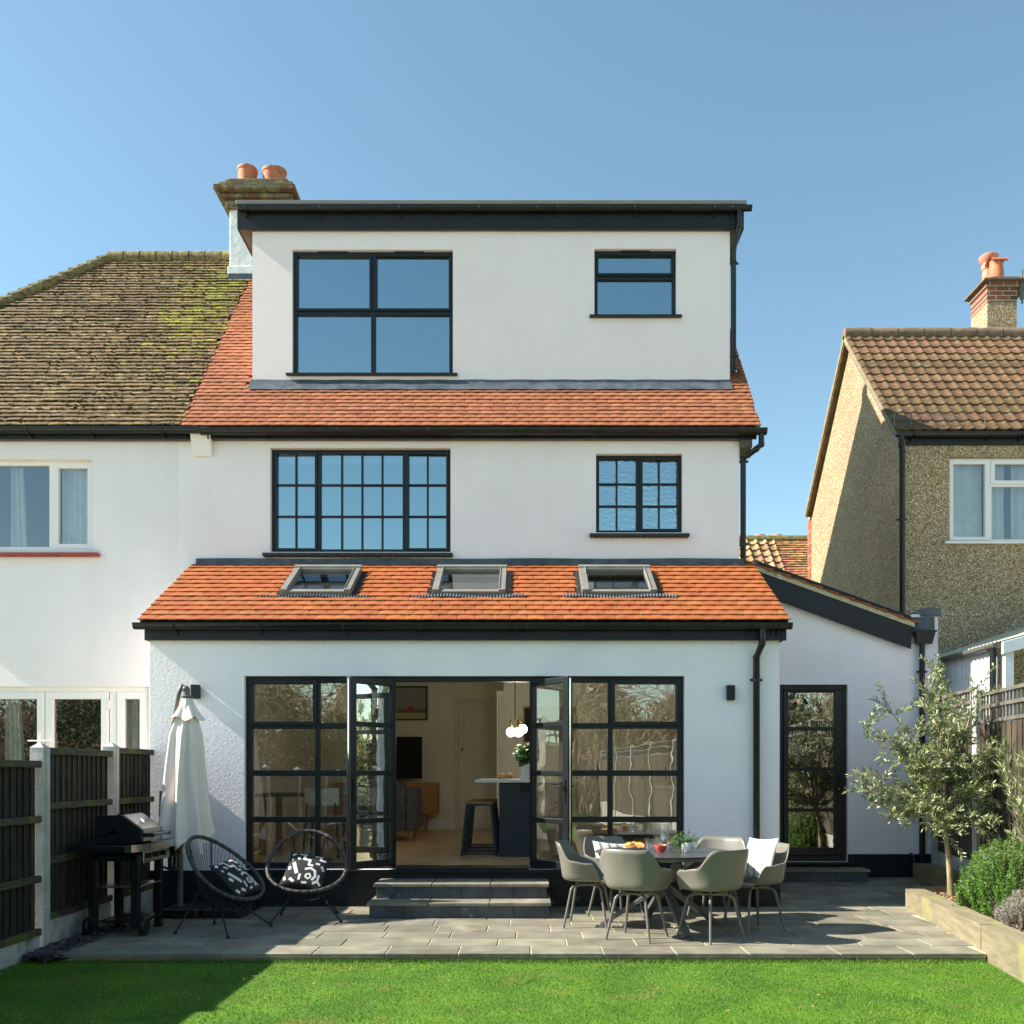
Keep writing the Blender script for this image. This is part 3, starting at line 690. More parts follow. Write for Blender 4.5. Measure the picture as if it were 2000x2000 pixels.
# ---- dormer
dx0, dx1 = X(493, YD), X(1425.5, YD)
dz0, dz1 = 6.0, Z(447, YD-.06)
d1 = (X(570.8, YD), X(884.5, YD), Z(731.5, YD), Z(487.7, YD)); d2 = (X(1160.9, YD), X(1320.9, YD), Z(618, YD), Z(486, YD))
m = MB(); m.holed(dx0, dx1, dz0, dz1+.02, YD, YD+.2, [d1, d2], lambda a, b, c: (a, c, b))
m.box(dx0, dx0+.15, YD+.2, YR+.1, 6.2, dz1+.02); m.box(dx1-.15, dx1, YD+.2, YR+.1, 6.2, dz1+.02)
dormer = m.build('dormer', 'dormer', house, smooth=0)
yd_ = YD+.05
window(house, *d1, yd_, fw=.05, vb=[(X(727.6, YD), .06)], hb=[(Z(607, YD), .06)],
       sashes=[(d1[0]+.022, X(725.5, YD), Z(604, YD), d1[3]-.02), (X(729.5, YD), d1[1]-.022, Z(604, YD), d1[3]-.02)], trickle=[(X(620, YD), X(678, YD), d1[3]-.012), (X(770, YD), X(828, YD), d1[3]-.012)], sash_w=.035)
window(house, *d2, yd_, fw=.045, hb=[(Z(538, YD), .055)], sashes=[(d2[0]+.02, d2[1]-.02, Z(535, YD), d2[3]-.02)], trickle=[(X(1213, YD), X(1270, YD), d2[3]-.012)], sash_w=.035)
for a, b, z in ((X(560, YD), X(894, YD), d1[2]), (X(1151, YD), X(1331, YD), d2[2])):
    m = MB(); m.box(a, b, YD-.06, YD+.06, z-.022, z-.001); m.build('sill', 'black', house, smooth=0, bevel=.004)
yf = YD-.06; fl, frr = X(463, yf), X(1453, yf)
zt = Z(401, yf)
m = MB(); m.box(fl, frr, yf, yf+.025, dz1-.002, zt); m.box(fl, fl+.025, yf+.025, YR+.3, dz1-.002, zt); m.box(frr-.025, frr, yf+.025, YR+.3, dz1-.002, zt)
m.box(X(693, yf), X(699, yf), yf-.004, yf, dz1-.012, zt-.03)
m.build('dormer_fascia', 'fascia', house, smooth=0, bevel=.003)
m = MB(); m.box(fl+.025, dx0, yf+.026, YR+.3, dz1+.001, dz1+.012); m.box(dx0, dx1, yf+.026, YD, dz1+.001, dz1+.012); m.box(dx1, frr-.025, yf+.026, YR+.3, dz1+.001, dz1+.012)
m.build('dormer_soffit', 'soffit', house, smooth=0)
m = MB(); m.box(fl-.012, frr+.03, yf-.03, YR+.34, zt, zt+.05); m.build('dormer_roof', 'grey_trim', house, smooth=0, bevel=.005)
gy = yf-.05
m = MB(); zdg = Z(405.5, gy); half_gutter(m, X(466, gy), X(1468, gy), gy, zdg, .045)
brackets(m, [X(p, gy) for p in (480, 625, 781, 936, 1050, 1090, 1240, 1395, 1430)], gy, zdg, .047); m.build('dormer_gutter', 'plastic', house, smooth=40)
xd = dx1+.05
pipe(house, [(X(1444, gy), gy, zdg-.02), (X(1444, gy), gy, Z(440, gy)), (xd+.0, YD+.02, Z(486, YD)), (xd, YD+.02, Z(722, YD)), (xd+.05, YD-.03, Z(729, YD))], clips=[(xd, YD+.02, Z(512, YD)), (xd, YD+.02, Z(694, YD))])
# lead apron under the dormer
m = MB(); zl = zroof(YD-.14)
def apron(u, v):
    yy = YD-.012-.13*(1-v)**1.5 if v < .6 else YD-.012-.13*(.4)**1.5*(1-v)/.4
    zz = max(zroof(yy)+.05, zl + .02 + .20*v) + .003*math.sin(u*70)
    return (dx0-.02+(dx1-dx0+.03)*u, yy, zz)
m.grid(apron, 80, 8); m.build('lead_apron', 'lead', house)

# ---- chimney on the party line
YC = 13.80
cx0, cx1 = X(448, YC), X(448, YC)+.86
m = MB(); m.box(cx0, cx1, YC, YC+.9, 8.3, Z(404, YC)); m.box(cx0-.025, cx1, YC-.018, YC+.92, Z(537, YC), Z(520, YC))
chim = m.build('chimney', 'chimney_white', house, smooth=0, bevel=.012)
zc = [Z(404, YC), Z(392, YC), Z(383, YC), Z(373, YC), Z(364, YC), Z(356, YC)]
m = MB()
for (a, b, off) in ((zc[0]-.05, zc[1], .045), (zc[1], zc[2], .10), (zc[2], zc[3], .185), (zc[3], zc[4], .13)):
    m.box(cx0-off, cx1+off*.8, YC-off, YC+.9+off, a+.001, b-.002)
m.prism([(cx0-.10, zc[4]), (cx1+.08, zc[4]), (cx1, zc[5]), (cx0+.03, zc[5])], fXZ, YC-.10, YC+1.0)
m.build('chimney_head', 'mossbrick', chim, smooth=0, bevel=.014)
m = MB(); m.box(cx0-.01, cx1, YC-.03, YC-.002, Z(549, YC), Z(536, YC)); m.build('lead_skirt', 'lead', chim, smooth=0)
for px, yo, s_ in ((483.5, .2, 1.0), (531.5, .18, .98), (541, .62, .95)):
    yy = YC+yo; r_ = X(CX+19.5, yy)*s_; zz = Z(358, YC)
    top = Z(331 if px < 500 else 334, yy)
    m = MB(); m.lathe([(r_*.86, zz-.06), (r_*.88, zz+.05), (r_*.94, top-.045), (r_*1.0, top-.04), (r_*1.03, top-.018), (r_*.99, top), (r_*.82, top-.004), (r_*.78, top-.12)], (X(px, yy), yy, 0), 28, cap1=True)
    m.build('chimney_pot', 'pot', chim)

# ---- extension
ex0, ex1 = X(293, YE), X(1522, YE)
fd = (X(477, YE), X(1337, YE), Z(1698, YE), Z(1320, YE))
ZEW = 2.86
ab = (X(362, YE), X(384.5, YE), Z(1757, YE), Z(1741, YE))
m = MB(); m.holed(ex0, ex1, -.1, ZEW, YE, YE+.28, [fd], lambda a, b, c: (a, c, b))
m.prism([(YE+.28, -.1), (YM, -.1), (YM, 3.72), (YE+.28, 2.95)], fYZ, ex0, ex0+.2)
m.prism([(YE+.28, -.1), (YM+.28, -.1), (YM+.28, 3.72), (YE+.28, 2.95)], fYZ, ex1-.2, ex1)
m.build('extension_wall', 'ext_white', house, smooth=0)
m = MB(); zpl = Z(1700, YE)
m.box(ex0-.008, fd[0], YE-.012, YE-.001, -.05, zpl); m.box(fd[0], fd[1], YE-.012, YE-.001, -.05, fd[2]-.035); m.box(fd[1], ex1+.01, YE-.012, YE-.001, -.05, zpl+.01)
m.build('plinth', 'plinth', house, smooth=0)
for a in (ab, (X(655, YE), X(666, YE), Z(1732, YE), Z(1716, YE))):
    m = MB(); m.box(a[0], a[1], YE-.018, YE-.012, a[2], a[3])
    for i in range(3):
        zz = a[2] + (a[3]-a[2])*(i+.5)/3; m.box(a[0]+.01, a[1]-.01, YE-.022, YE-.018, zz-.006, zz+.006)
    m.build('air_brick', 'bronze', house, smooth=0)

# lower roof
Y0, Z0 = 9.61, Z(1213, 9.61); Y1, Z1 = YM-.02, Z(1105, YM)
LL = math.hypot(Y1-Y0, Z1-Z0); cl, sl = (Y1-Y0)/LL, (Z1-Z0)/LL
rx0, rx1 = X(267, Y0), X(1544.5, Y0)
sky_w = []
for a, b in ((-2.70, -1.93), (-1.04, -.24), (.60, 1.42)):
    sky_w.append((a, b, (10.24-Y0)/cl, (10.93-Y0)/cl))
def sky_skip(xc, t, t0): return any(a-.05 < xc < b+.06 and c-.03 < t < d+.05 for a, b, c, d in sky_w)
m = MB(); tiles(m, (Y0, Z0), (cl, sl), 13, LL/13, .182, lambda t: rx0, lambda t: rx1, th=.0125, clips=[(a-.035, b+.05, c-.03, d+.05) for a, b, c, d in sky_w], jit=.0016, camber=.0035, lenf=1.5, hjit=.0015)
m.build('extension_roof', 'tile_o', house, smooth=0)
def low_pt(a, t, c): return (a, Y0 + cl*t - sl*c, Z0 + sl*t + cl*c)
m = MB(); m.holed(rx0+.01, rx1-.01, .05, LL, -.06, -.013, [(a+.04, b-.04, c+.04, d-.04) for a, b, c, d in sky_w], low_pt)
m.build('extension_deck', 'bronze', house, smooth=0)
m = MB(); m.holed(ex0+.2, ex1-.2, .34, LL+.06, -.16, -.10, [(a+.05, b-.05, c+.05, d-.05) for a, b, c, d in sky_w], low_pt); m.build('sloping_ceiling', 'ivory2', house, smooth=0)
m = MB(); rs_ = random.Random(3)       # moss in the tile joints
for i in range(420):
    t = rs_.randint(1, 12)*LL/13 - .004; xx = rs_.uniform(rx0+.1, rx1-.1) if i % 3 else rs_.choice([-2.2, -.6, 1.0]) + rs_.gauss(0, .5)
    if sky_skip(xx, t, t): continue
    p = low_pt(xx, t, .018); m.sphere(p, rs_.uniform(.004, .013), 6, 4, (1.8, 1, .8))
tag(m.build('moss', 'moss', house), kind='stuff')
for a, b, c, d in sky_w:
    m = MB(); fw = .075
    for q in ((a, a+fw, c, d), (b-fw, b, c, d)): m.holed(q[0], q[1], q[2], q[3], -.02, .085, [], low_pt)
    m.holed(a+fw, b-fw, d-fw, d, -.02, .083, [], low_pt); m.holed(a+fw, b-fw, c, c+fw, -.02, .062, [], low_pt)
    m.holed(a-.005, b+.005, d-.05, d+.015, .084, .10, [], low_pt)
    for e in (a+fw-.012, b-fw+.002): m.holed(e, e+.01, c+.04, d-.04, .085, .096, [], low_pt)
    sk = m.build('roof_window', 'grey_trim', house, smooth=0, bevel=.004)
    g = MB(); g.add([low_pt(a+.07, c+.07, .05), low_pt(b-.07, c+.07, .05), low_pt(b-.07, d-.07, .05), low_pt(a+.07, d-.07, .05)], [(0,1,2,3)]); g.build('pane', 'g_sky', sk, smooth=0)
    g = MB(); g.holed(a-.06, b+.06, c-.03, d+.03, .002, .02, [(a+.01, b-.01, c+.01, d-.01)], low_pt); g.build('lead_flashing', 'bronze', sk, smooth=0)
    g = MB(); k = int((b-a+.5)/.018)
    g.grid(lambda u, v: low_pt(a-.21+(b-a+.42)*u, c-.075+.05*v, .032 + .008*math.sin(u*k*math.pi) - .01*(1-v) + .01*math.sin(u*9+a)), k*4, 2); g.build('pleated_apron', 'lead', sk)
yfe = YE-.075
m = MB(); zfb = Z(1250, yfe); a, b = X(282, yfe), X(1534, yfe)
m.box(a, b, yfe, yfe+.022, zfb, Z0-.02); m.box(a, a+.022, yfe+.022, YE+.3, zfb, Z0-.02); m.box(b-.022, b, yfe+.022, YE+.3, zfb, Z0-.02)
m.box(X(600, yfe), X(610, yfe), yfe-.003, yfe, zfb-.006, Z0-.03); m.box(X(1526, yfe), X(1536, yfe), yfe-.003, yfe, zfb-.006, Z0-.03)
m.build('fascia', 'fascia', house, smooth=0, bevel=.003)
m = MB(); m.box(a+.022, b-.022, yfe+.022, YE-.001, zfb+.003, zfb+.015); m.build('soffit', 'soffit', house, smooth=0)
gy = yfe-.06; zg = Z(1219.5, gy)
m = MB(); half_gutter(m, X(262, gy), X(1546, gy), gy, zg, .054); brackets(m, [X(p, gy) for p in (342, 507, 672, 820, 989, 1009, 1030, 1139, 1307, 1462, 1470, 1510, 1521)], gy, zg, .056)
m.build('gutter', 'plastic', house, smooth=40)
yp = YE-.05
pipe(house, [(X(1489, gy), gy, zg-.03), (X(1489, gy), gy, Z(1252, gy)), (X(1488, gy), gy+.0, Z(1258, gy)), (X(1477.5, yp), yp, Z(1284, yp)), (X(1477.5, yp), yp, .0)],
     clips=[(X(1477.5, yp), yp, Z(1328, yp)), (X(1477.5, yp), yp, Z(1644, yp))])

# ---- side annexe
sw0, sw1 = WX1+.001, X(1832, YS)
sd = (X(1523, YS), X(1656, YS), Z(1683, YS), Z(1337, YS))
yfs = YS-.09
fa = (X(1477, yfs), Z(1114.6, yfs)); fb = (X(1782.5, yfs), Z(1224, yfs)); ks = (fb[1]-fa[1])/(fb[0]-fa[0])
ztop = lambda x: fa[1] + ks*(x-fa[0])
m = MB(); m.holed(sw0, sw1, -.1, 2.62, YS, YS+.25, [sd], lambda a, b, c: (a, c, b))
xq = fb[0]+.02
m.prism([(sw0, 2.62), (xq, 2.62), (xq, ztop(xq)-.06), (sw0, ztop(sw0)-.06)], fXZ, YS, YS+.25)
m.box(xq, sw1, YS, YS+.25, 2.62, Z(1200, YS)); m.box(sw1-.25, sw1, YS+.25, 12.7, -.1, Z(1200, YS)); m.box(sw0, sw1-.25, 12.45, 12.7, -.1, 2.9)
m.build('annexe_wall', 'white', house, smooth=0)
m = MB(); zp2 = Z(1668, YS); m.box(sw0, sd[0], YS-.012, YS-.001, 0, zp2); m.box(sd[0], sd[1], YS-.012, YS-.001, 0, sd[2]-.03); m.box(sd[1], sw1+.008, YS-.012, YS-.001, 0, zp2); m.build('plinth', 'plinth', house, smooth=0)
m = MB(); m.prism([(sw0+.02, ztop(sw0+.02)), (fb[0], fb[1]), (fb[0]-.02, fb[1]-.27), (sw0+.02, ztop(sw0+.02)-.27)], fXZ, yfs, yfs+.024); m.build('bargeboard', 'fascia', house, smooth=0, bevel=.003)
m = MB(); m.grid(lambda u, v: (sw0+.05+(fb[0]-sw0-.03)*u, yfs-.012+.004*math.sin(u*50)*v, ztop(sw0+.05+(fb[0]-sw0-.03)*u) + .055*v + .006*mnoise.noise((u*20, v*3, 0))), 60, 3)
m.prism([(sw0+.05, ztop(sw0+.05)), (fb[0]+.02, ztop(fb[0]+.02)), (fb[0]+.02, ztop(fb[0]+.02)+.055), (sw0+.05, ztop(sw0+.05)+.055)], fXZ, yfs-.006, YS+.1)
m.build('verge_mortar', 'mortar', house, smooth=0)
m = MB(); k = 11
for i in range(k):           # stepped tile ends above the mortar
    a = sw0+.03 + (fb[0]-sw0)*i/k; b = sw0+.03 + (fb[0]-sw0)*(i+1.25)/k
    m.prism([(a, ztop(a)+.048), (b, ztop(b)+.065), (b, ztop(b)+.088), (a, ztop(a)+.064)], fXZ, yfs-.03, YS+.6)
m.prism([(sw0, ztop(sw0)+.03), (fb[0]+.03, ztop(fb[0]+.03)+.03), (fb[0]+.03, ztop(fb[0]+.03)+.06), (sw0, ztop(sw0)+.06)], fXZ, YS+.6, 12.75)
m.build('annexe_roof', 'tile_o', house, smooth=0, bevel=.004)
pipe(house, [(WX1+.14, YM+.05, Z(1108, YM)), (WX1+.3, yfs+.12, ztop(WX1+.3)+.13), (fb[0]+.05, yfs+.12, ztop(fb[0]+.05)+.125), (X(1803, yfs), yfs+.1, Z(1219, yfs))], name='sloping_pipe')
m = MB(); xa, xb = X(1783, YS), X(1833, YS)+.012
m.box(fb[0]+.03, xa+.26, YS-.03, YS-.001, Z(1243, YS), Z(1206, YS)); m.box(xa+.09, xb, YS-.045, YS+.4, Z(1204, YS), Z(1189, YS)); m.build('lead_cladding', 'lead', house, smooth=0, bevel=.006)
m = MB(); a, b = X(1787, YS-.1), X(1826, YS-.1); zt_, zb_ = Z(1234, YS-.1), Z(1257, YS-.1)
m.add([(a,YS-.13,zt_),(b,YS-.13,zt_),(b,YS-.031,zt_),(a,YS-.031,zt_),(a+.03,YS-.10,zb_),(b-.03,YS-.10,zb_),(b-.03,YS-.031,zb_),(a+.03,YS-.031,zb_)], [(0,1,5,4),(1,2,6,5),(2,3,7,6),(3,0,4,7),(4,5,6,7),(3,2,1,0)])
m.box(a-.012, b+.012, YS-.142, YS-.02, zt_-.004, zt_+.018); m.build('rainwater_hopper', 'plastic', house, smooth=0, bevel=.004)
xh = X(1801, YS-.06)
pipe(house, [(xh, YS-.06, zb_+.01), (xh, YS-.06, .14)], clips=[(xh, YS-.06, Z(1313, YS)), (xh, YS-.06, .9)])
pipe(house, [(X(1776, YS), YS-.02, Z(1667, YS)), (X(1781, YS), YS-.05, Z(1672, YS)), (X(1784, YS), YS-.05, .12)], r=.022, name='waste_pipe')
# annexe door
yd = YS+.05
m = MB(); a, b, c, d = sd; fw = .085
m.box(a, a+.055, yd, yd+.07, c, d); m.box(b-.055, b, yd, yd+.07, c, d); m.box(a+.055, b-.055, yd+.001, yd+.069, d-.06, d); m.box(a+.055, b-.055, yd+.001, yd+.069, c, c+.07)
a2, b2 = a+.06, b-.06; c2, d2 = c+.075, d-.065
m.box(a2, a2+.06, yd-.012, yd+.05, c2, d2); m.box(b2-.09, b2, yd-.012, yd+.05, c2, d2)
gz_ = [(Z(1423, YS)), Z(1502, YS), Z(1582.5, YS)]
for zz in gz_: m.box(a2+.06, b2-.09, yd-.009, yd+.048, zz-.022, zz+.022)
m.box(a2+.06, b2-.09, yd-.0105, yd+.049, c2, Z(1656, YS)); m.box(a2+.06, b2-.09, yd-.0105, yd+.049, Z(1350, YS), d2)
m.box(X(1560, YS), X(1616, YS), yd-.014, yd, d-.035, d-.015)
door = m.build('door', 'bronze', house, smooth=0, bevel=.005)
g = MB(); g.add([(a2+.03,yd+.02,c2+.03),(b2-.03,yd+.02,c2+.03),(b2-.03,yd+.02,d2-.03),(a2+.03,yd+.02,d2-.03)], [(0,1,2,3)]); g.build('pane', 'g_door', door, smooth=0)
m = MB(); hx, hz = X(1640, YS), Z(1530, YS); m.box(hx-.016, hx+.016, yd-.022, yd-.012, hz-.11, hz+.09); m.tube([(hx, yd-.02, hz+.0), (hx, yd-.06, hz), (hx-.11, yd-.062, hz-.004)], .009, 8); m.build('handle', 'black', door)
m = MB(); m.sphere((hx, yd-.024, hz-.075), .011, 8, 6, (.6, .4, 1.2)); m.build('lock', 'chrome', door)
m = MB(); m.box(a-.02, b+.07, YS-.07, YS+.05, c-.03, c-.002); m.build('sill', 'bronze', house, smooth=0, bevel=.004)
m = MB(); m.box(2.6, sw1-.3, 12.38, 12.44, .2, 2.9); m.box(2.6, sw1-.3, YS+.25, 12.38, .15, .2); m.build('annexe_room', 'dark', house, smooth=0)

# ---- french windows: two fixed glazed screens and two open leaves
yw = YE+.06
za = [Z(1417.7, yw), Z(1510, yw), Z(1600.6, yw)]
jl, jr = X(772, yw), X(1036, yw)
L0, L1 = fd[0], jl; R0, R1 = jr, fd[1]
mz0, mz1 = fd[2], fd[3]
xm = X(620, yw); xm2 = X(1192, yw)
window(house, L0, L1, mz0, mz1, yw, glass='g_low', fw=.065, vb=[(xm, .055)], hb=[(z, .06) for z in za], sashes=[(L0+.035, xm-.004, za[0]+.0, mz1-.035)], name='glazed_screen', sash_w=.045, trickle=[(X(588, yw), X(650, yw), mz1-.025)])
window(house, R0, R1, mz0, mz1, yw, glass='g_low', fw=.065, vb=[(xm2, .055)], hb=[(z, .06) for z in za], sashes=[(xm2+.004, R1-.035, za[0]+.0, mz1-.035)], name='glazed_screen', sash_w=.045, trickle=[(X(1161, yw), X(1225, yw), mz1-.025)])
m = MB(); m.box(L1, R0, yw, yw+.07, mz1-.055, mz1); m.box(fd[0]-.02, fd[1]+.02, YE-.05, YE+.1, mz0-.033, mz0-.001); m.box(L1+.02, R0-.02, YE-.06, yw+.09, mz0-.001, mz0+.03)
m.build('door_frame', 'black', house, smooth=0, bevel=.004)
def leaf(hinge, free, flip):
    hx, hy = hinge; v = Vector((free[0]-hx, free[1]-hy, 0)); ln = v.length; v.normalize(); nrm = Vector((-v.y, v.x, 0))*(1 if flip else -1)
    z0_, z1_ = mz0+.035, mz1-.05
    P = lambda a, b, c: tuple(Vector((hx, hy, b)) + v*a + nrm*c)
    m = MB(); t = .06
    m.holed(0, ln, z0_, z1_, 0, t, [(.055, ln-.085, zl_, zh_) for zl_, zh_ in ((z0_+.075, za[2]-.025), (za[2]+.025, za[1]-.025), (za[1]+.025, za[0]-.025), (za[0]+.025, z1_-.06))], P)
    o = m.build('french_door', 'black', house, smooth=0, bevel=.005)
    g = MB(); g.add([P(.04, z0_+.05, t*.45), P(ln-.06, z0_+.05, t*.45), P(ln-.06, z1_-.04, t*.45), P(.04, z1_-.04, t*.45)], [(0,1,2,3)]); g.build('pane', 'g_low', o, smooth=0)
    g = MB(); g.holed(ln, ln+.004, z0_+.02, z1_-.02, t*.3, t*.55, [], P)
    g.build('edge_strip', 'chrome', o, smooth=0)
    for c in (0, t):
        s_ = -1 if c == 0 else 1; zh = za[1]-.16
        g = MB(); a_ = ln-.045
        q = [P(a_-.014, zh-.13, c), P(a_+.014, zh-.13, c), P(a_+.014, zh+.1, c), P(a_-.014, zh+.1, c)]
        q2 = [P(a_-.014, zh-.13, c+s_*.01), P(a_+.014, zh-.13, c+s_*.01), P(a_+.014, zh+.1, c+s_*.01), P(a_-.014, zh+.1, c+s_*.01)]
        g.add(q+q2, [(4,5,6,7),(0,1,5,4),(1,2,6,5),(2,3,7,6),(3,0,4,7)])
        g.tube([P(a_, zh+.03, c), P(a_, zh+.03, c+s_*.05), P(a_-.11, zh+.028, c+s_*.052)], .009, 8); g.build('handle', 'black', o)
    return o
leaf((jl+.01, yw-.005), (X(684, 9.38), 9.38), False)
leaf((jr-.01, yw-.005), (X(1109, 9.33), 9.33), True)

# ---- kitchen and living room behind the doors
FZ = mz0+.01; YB = 16.5
m = MB(); s_ = .07                       # herringbone oak blocks as separate boards
yy = YE+.16
rx_a, rx_b = ex0+.2, WX1-.30
cw, bh = .30, .115
nx = int((rx_b-rx_a)/cw)
for i in range(nx):
    x0_ = rx_a + (rx_b-rx_a)*i/nx; x1_ = rx_a + (rx_b-rx_a)*(i+1)/nx - .001; dy_ = cw*(1 if i % 2 else -1)
    y0_ = yy + (0 if i % 2 else cw)
    while y0_ < YB-cw-bh:
        m.add([(x0_, y0_, FZ+.002), (x1_, y0_+dy_, FZ+.002), (x1_, y0_+dy_+bh-.001, FZ+.002), (x0_, y0_+bh-.001, FZ+.002)], [(0,1,2,3)]); y0_ += bh
m.add([(rx_a, YE+.14, FZ-.003), (rx_b, YE+.14, FZ-.003), (rx_b, YB, FZ-.003), (rx_a, YB, FZ-.003)], [(0,1,2,3)])
m.box(rx_a, rx_b, YE+.13, YB, FZ-.06, FZ-.01)
m.build('room_floor', 'oakfloor', house, smooth=0)
xn = X(984, 14.6)
m = MB()
m.box(ex0+.2, xn, YB, YB+.1, FZ-.05, 3.12); m.box(xn, rx_b, 14.6, 14.7, FZ-.05, 3.12); m.box(xn, xn+.1, 14.7, YB, FZ-.05, 3.12)
m.build('room_back_wall', 'ivory', house, smooth=0)
m = MB(); m.box(ex0+.2, ex0+.22, YE+.3, YB, FZ-.05, 3.12); m.build('room_side_wall', 'ivory2', house, smooth=0)
xw_ = WX1-.29
m = MB(); m.holed(YE+.3, 14.6, FZ-.05, 3.12, xw_-.02, xw_, [FILL_WIN], fYZ); m.build('room_side_wall', 'ivory2', house, smooth=0)
m = MB(); m.holed(FILL_WIN[0]+.003, FILL_WIN[1]-.003, FILL_WIN[2]+.003, FILL_WIN[3]-.003, WX1-.1, WX1-.04, [(FILL_WIN[0]+.06, FILL_WIN[0]+.78, FILL_WIN[2]+.06, FILL_WIN[3]-.06), (FILL_WIN[0]+.84, FILL_WIN[1]-.06, FILL_WIN[2]+.06, FILL_WIN[3]-.06)], fYZ); fill_frame = m.build('window', 'black', house, smooth=0)  # frame of the added, unseen daylight window
m = MB(); m.add([(WX1-.07, FILL_WIN[0]+.03, FILL_WIN[2]+.03), (WX1-.07, FILL_WIN[1]-.03, FILL_WIN[2]+.03), (WX1-.07, FILL_WIN[1]-.03, FILL_WIN[3]-.03), (WX1-.07, FILL_WIN[0]+.03, FILL_WIN[3]-.03)], [(0,1,2,3)]); m.build('pane', 'g_low', fill_frame, smooth=0)
for bb in ((rx_a+.02, -3.45, 11.25, 11.47, FZ, 3.04), (1.95, rx_b-.02, 11.25, 11.47, FZ, 3.04)):
    m = MB(); m.box(*bb); m.build('wall_nib', 'ivory2', house, smooth=0)
m = MB(); m.box(ex0+.2, xn, YB-.018, YB-.001, FZ, FZ+.17); m.build('skirting', 'ivory2', house, smooth=0)
m = MB(); m.box(rx_a+.02, rx_b-.02, 11.25, 11.47, 3.045, 3.12); m.build('ceiling_beam', 'ivory2', house, smooth=0)
# interior panelled door
m = MB(); a, b = X(895.6, YB), X(895.6, YB)+.80; zt_ = Z(1372, YB)
m.holed(a, b, FZ+.01, zt_, YB-.04, YB-.005, [(a+.11, b-.11, 1.52, zt_-.14), (a+.11, a+.27, FZ+.3, 1.28), (a+.32, b-.32, FZ+.3, 1.28), (b-.27, b-.11, FZ+.3, 1.28)], lambda p, q, r_: (p, r_, q))
m.box(a-.07, a-.005, YB-.035, YB-.001, FZ, zt_+.07); m.box(b+.005, b+.07, YB-.035, YB-.001, FZ, zt_+.07); m.box(a-.005, b+.005, YB-.035, YB-.001, zt_+.005, zt_+.07)
m.box(a+.02, b-.02, YB-.02, YB-.002, FZ+.05, zt_-.05)
idoor = m.build('panelled_door', 'idoor', house, smooth=0, bevel=.004)
m = MB(); m.sphere((X(903, YB), YB-.08, Z(1464, YB)), .03, 12, 8); m.tube([(X(903, YB), YB-.04, Z(1464, YB)), (X(903, YB), YB-.07, Z(1464, YB))], .012, 8); m.build('knob', 'brass', idoor)


# ------------------------------------------------------------------ attached neighbour on the left
nb = thing('house', (-6.5, YM, 0), 'attached white neighbour with mossy brown tiled hipped roof and white framed windows', 'house')
NX0, NX1 = -9.3, WX0-.001
hx = X(215, YR)                                # ridge end of the hip
nw = (-7.36, X(180, YM), Z(1073.5, YM), Z(897, YM))
nd = (-7.2, X(291, YM), .12, Z(1341, YM))
m = MB(); m.holed(NX0, NX1, -.1, 5.42, YM, YM+.28, [nw, nd], lambda a, b, c: (a, c, b)); m.box(NX0, NX0+.28, YM+.28, YBK-.2, -.1, 5.4); m.box(NX0+.28, NX1, YBK-.48, YBK-.2, -.1, 5.4)
m.build('wall', 'rough_white', nb, smooth=0)
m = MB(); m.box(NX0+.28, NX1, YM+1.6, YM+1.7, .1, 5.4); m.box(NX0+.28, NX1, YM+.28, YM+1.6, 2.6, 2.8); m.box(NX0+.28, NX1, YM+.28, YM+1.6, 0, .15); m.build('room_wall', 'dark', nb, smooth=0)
x3 = X(95.5, YM)
ww = window(nb, *nw, YM+.07, mat='pvc', glass='g_nb', fw=.05, vb=[(x3, .07), (x3-.98, .07)], sashes=[(x3+.03, nw[1]-.03, nw[2]+.03, nw[3]-.03)], sash_w=.055)
m = MB(); curtain(m, X(100, YM), nw[1]-.03, nw[2]+.02, nw[3]-.02, YM+.2, 6, .025); m.build('curtain', 'linen', ww)
m = MB(); curtain(m, X(2, YM), X(28, YM), nw[2]+.02, nw[3]-.02, YM+.2, 3, .02, .05); m.build('curtain', 'linen', ww)
m = MB(); curtain(m, X(83, YM), X(96, YM), nw[2]+.02, nw[3]-.02, YM+.2, 2, .02, -.06); m.build('curtain', 'linen', ww)
tile_sill(nb, nw[0]-.1, X(191, YM-.07), Z(1079, YM-.07), 'redtile')
za_, zb_ = nd[2], nd[3]
x84, x206, x217 = X(84, YM), X(203, YM), X(222, YM)
wd = window(nb, nd[0], nd[1], za_, zb_, YM+.05, mat='pvc', glass='g_nb', fw=.06, vb=[(x217-.03, .09), (x84, .03), (x84-1.05, .03)],
            sashes=[(x84+.01, x206+.03, za_+.06, zb_-.06), (x84-1.04, x84-.01, za_+.06, zb_-.06), (x217+.02, nd[1]-.045, za_+.06, zb_-.06)], name='patio_door', sash_w=.085)
for q, g_, n_ in (((X(225, YM), X(280, YM)), 0, 5), ((X(-12, YM), X(20, YM)), .12, 4)):
    m = MB(); curtain(m, q[0], q[1], za_+.05, zb_-.05, YM+.22, n_, .025, g_); m.build('curtain', 'linen', wd)
for xx in (x84-.06, X(98, YM)):
    m = MB(); zz = Z(1447, YM); m.box(xx-.014, xx+.014, YM+.028, YM+.038, zz-.11, zz+.11); m.tube([(xx, YM+.03, zz), (xx, YM-.02, zz), (xx-.11, YM-.02, zz)], .009, 8); m.build('handle', 'pvc', wd)
m = MB(); m.box(X(207, YM), X(212, YM), YM+.03, YM+.048, Z(1385, YM), Z(1367, YM)); m.build('hinge', 'pvc', wd, smooth=0)
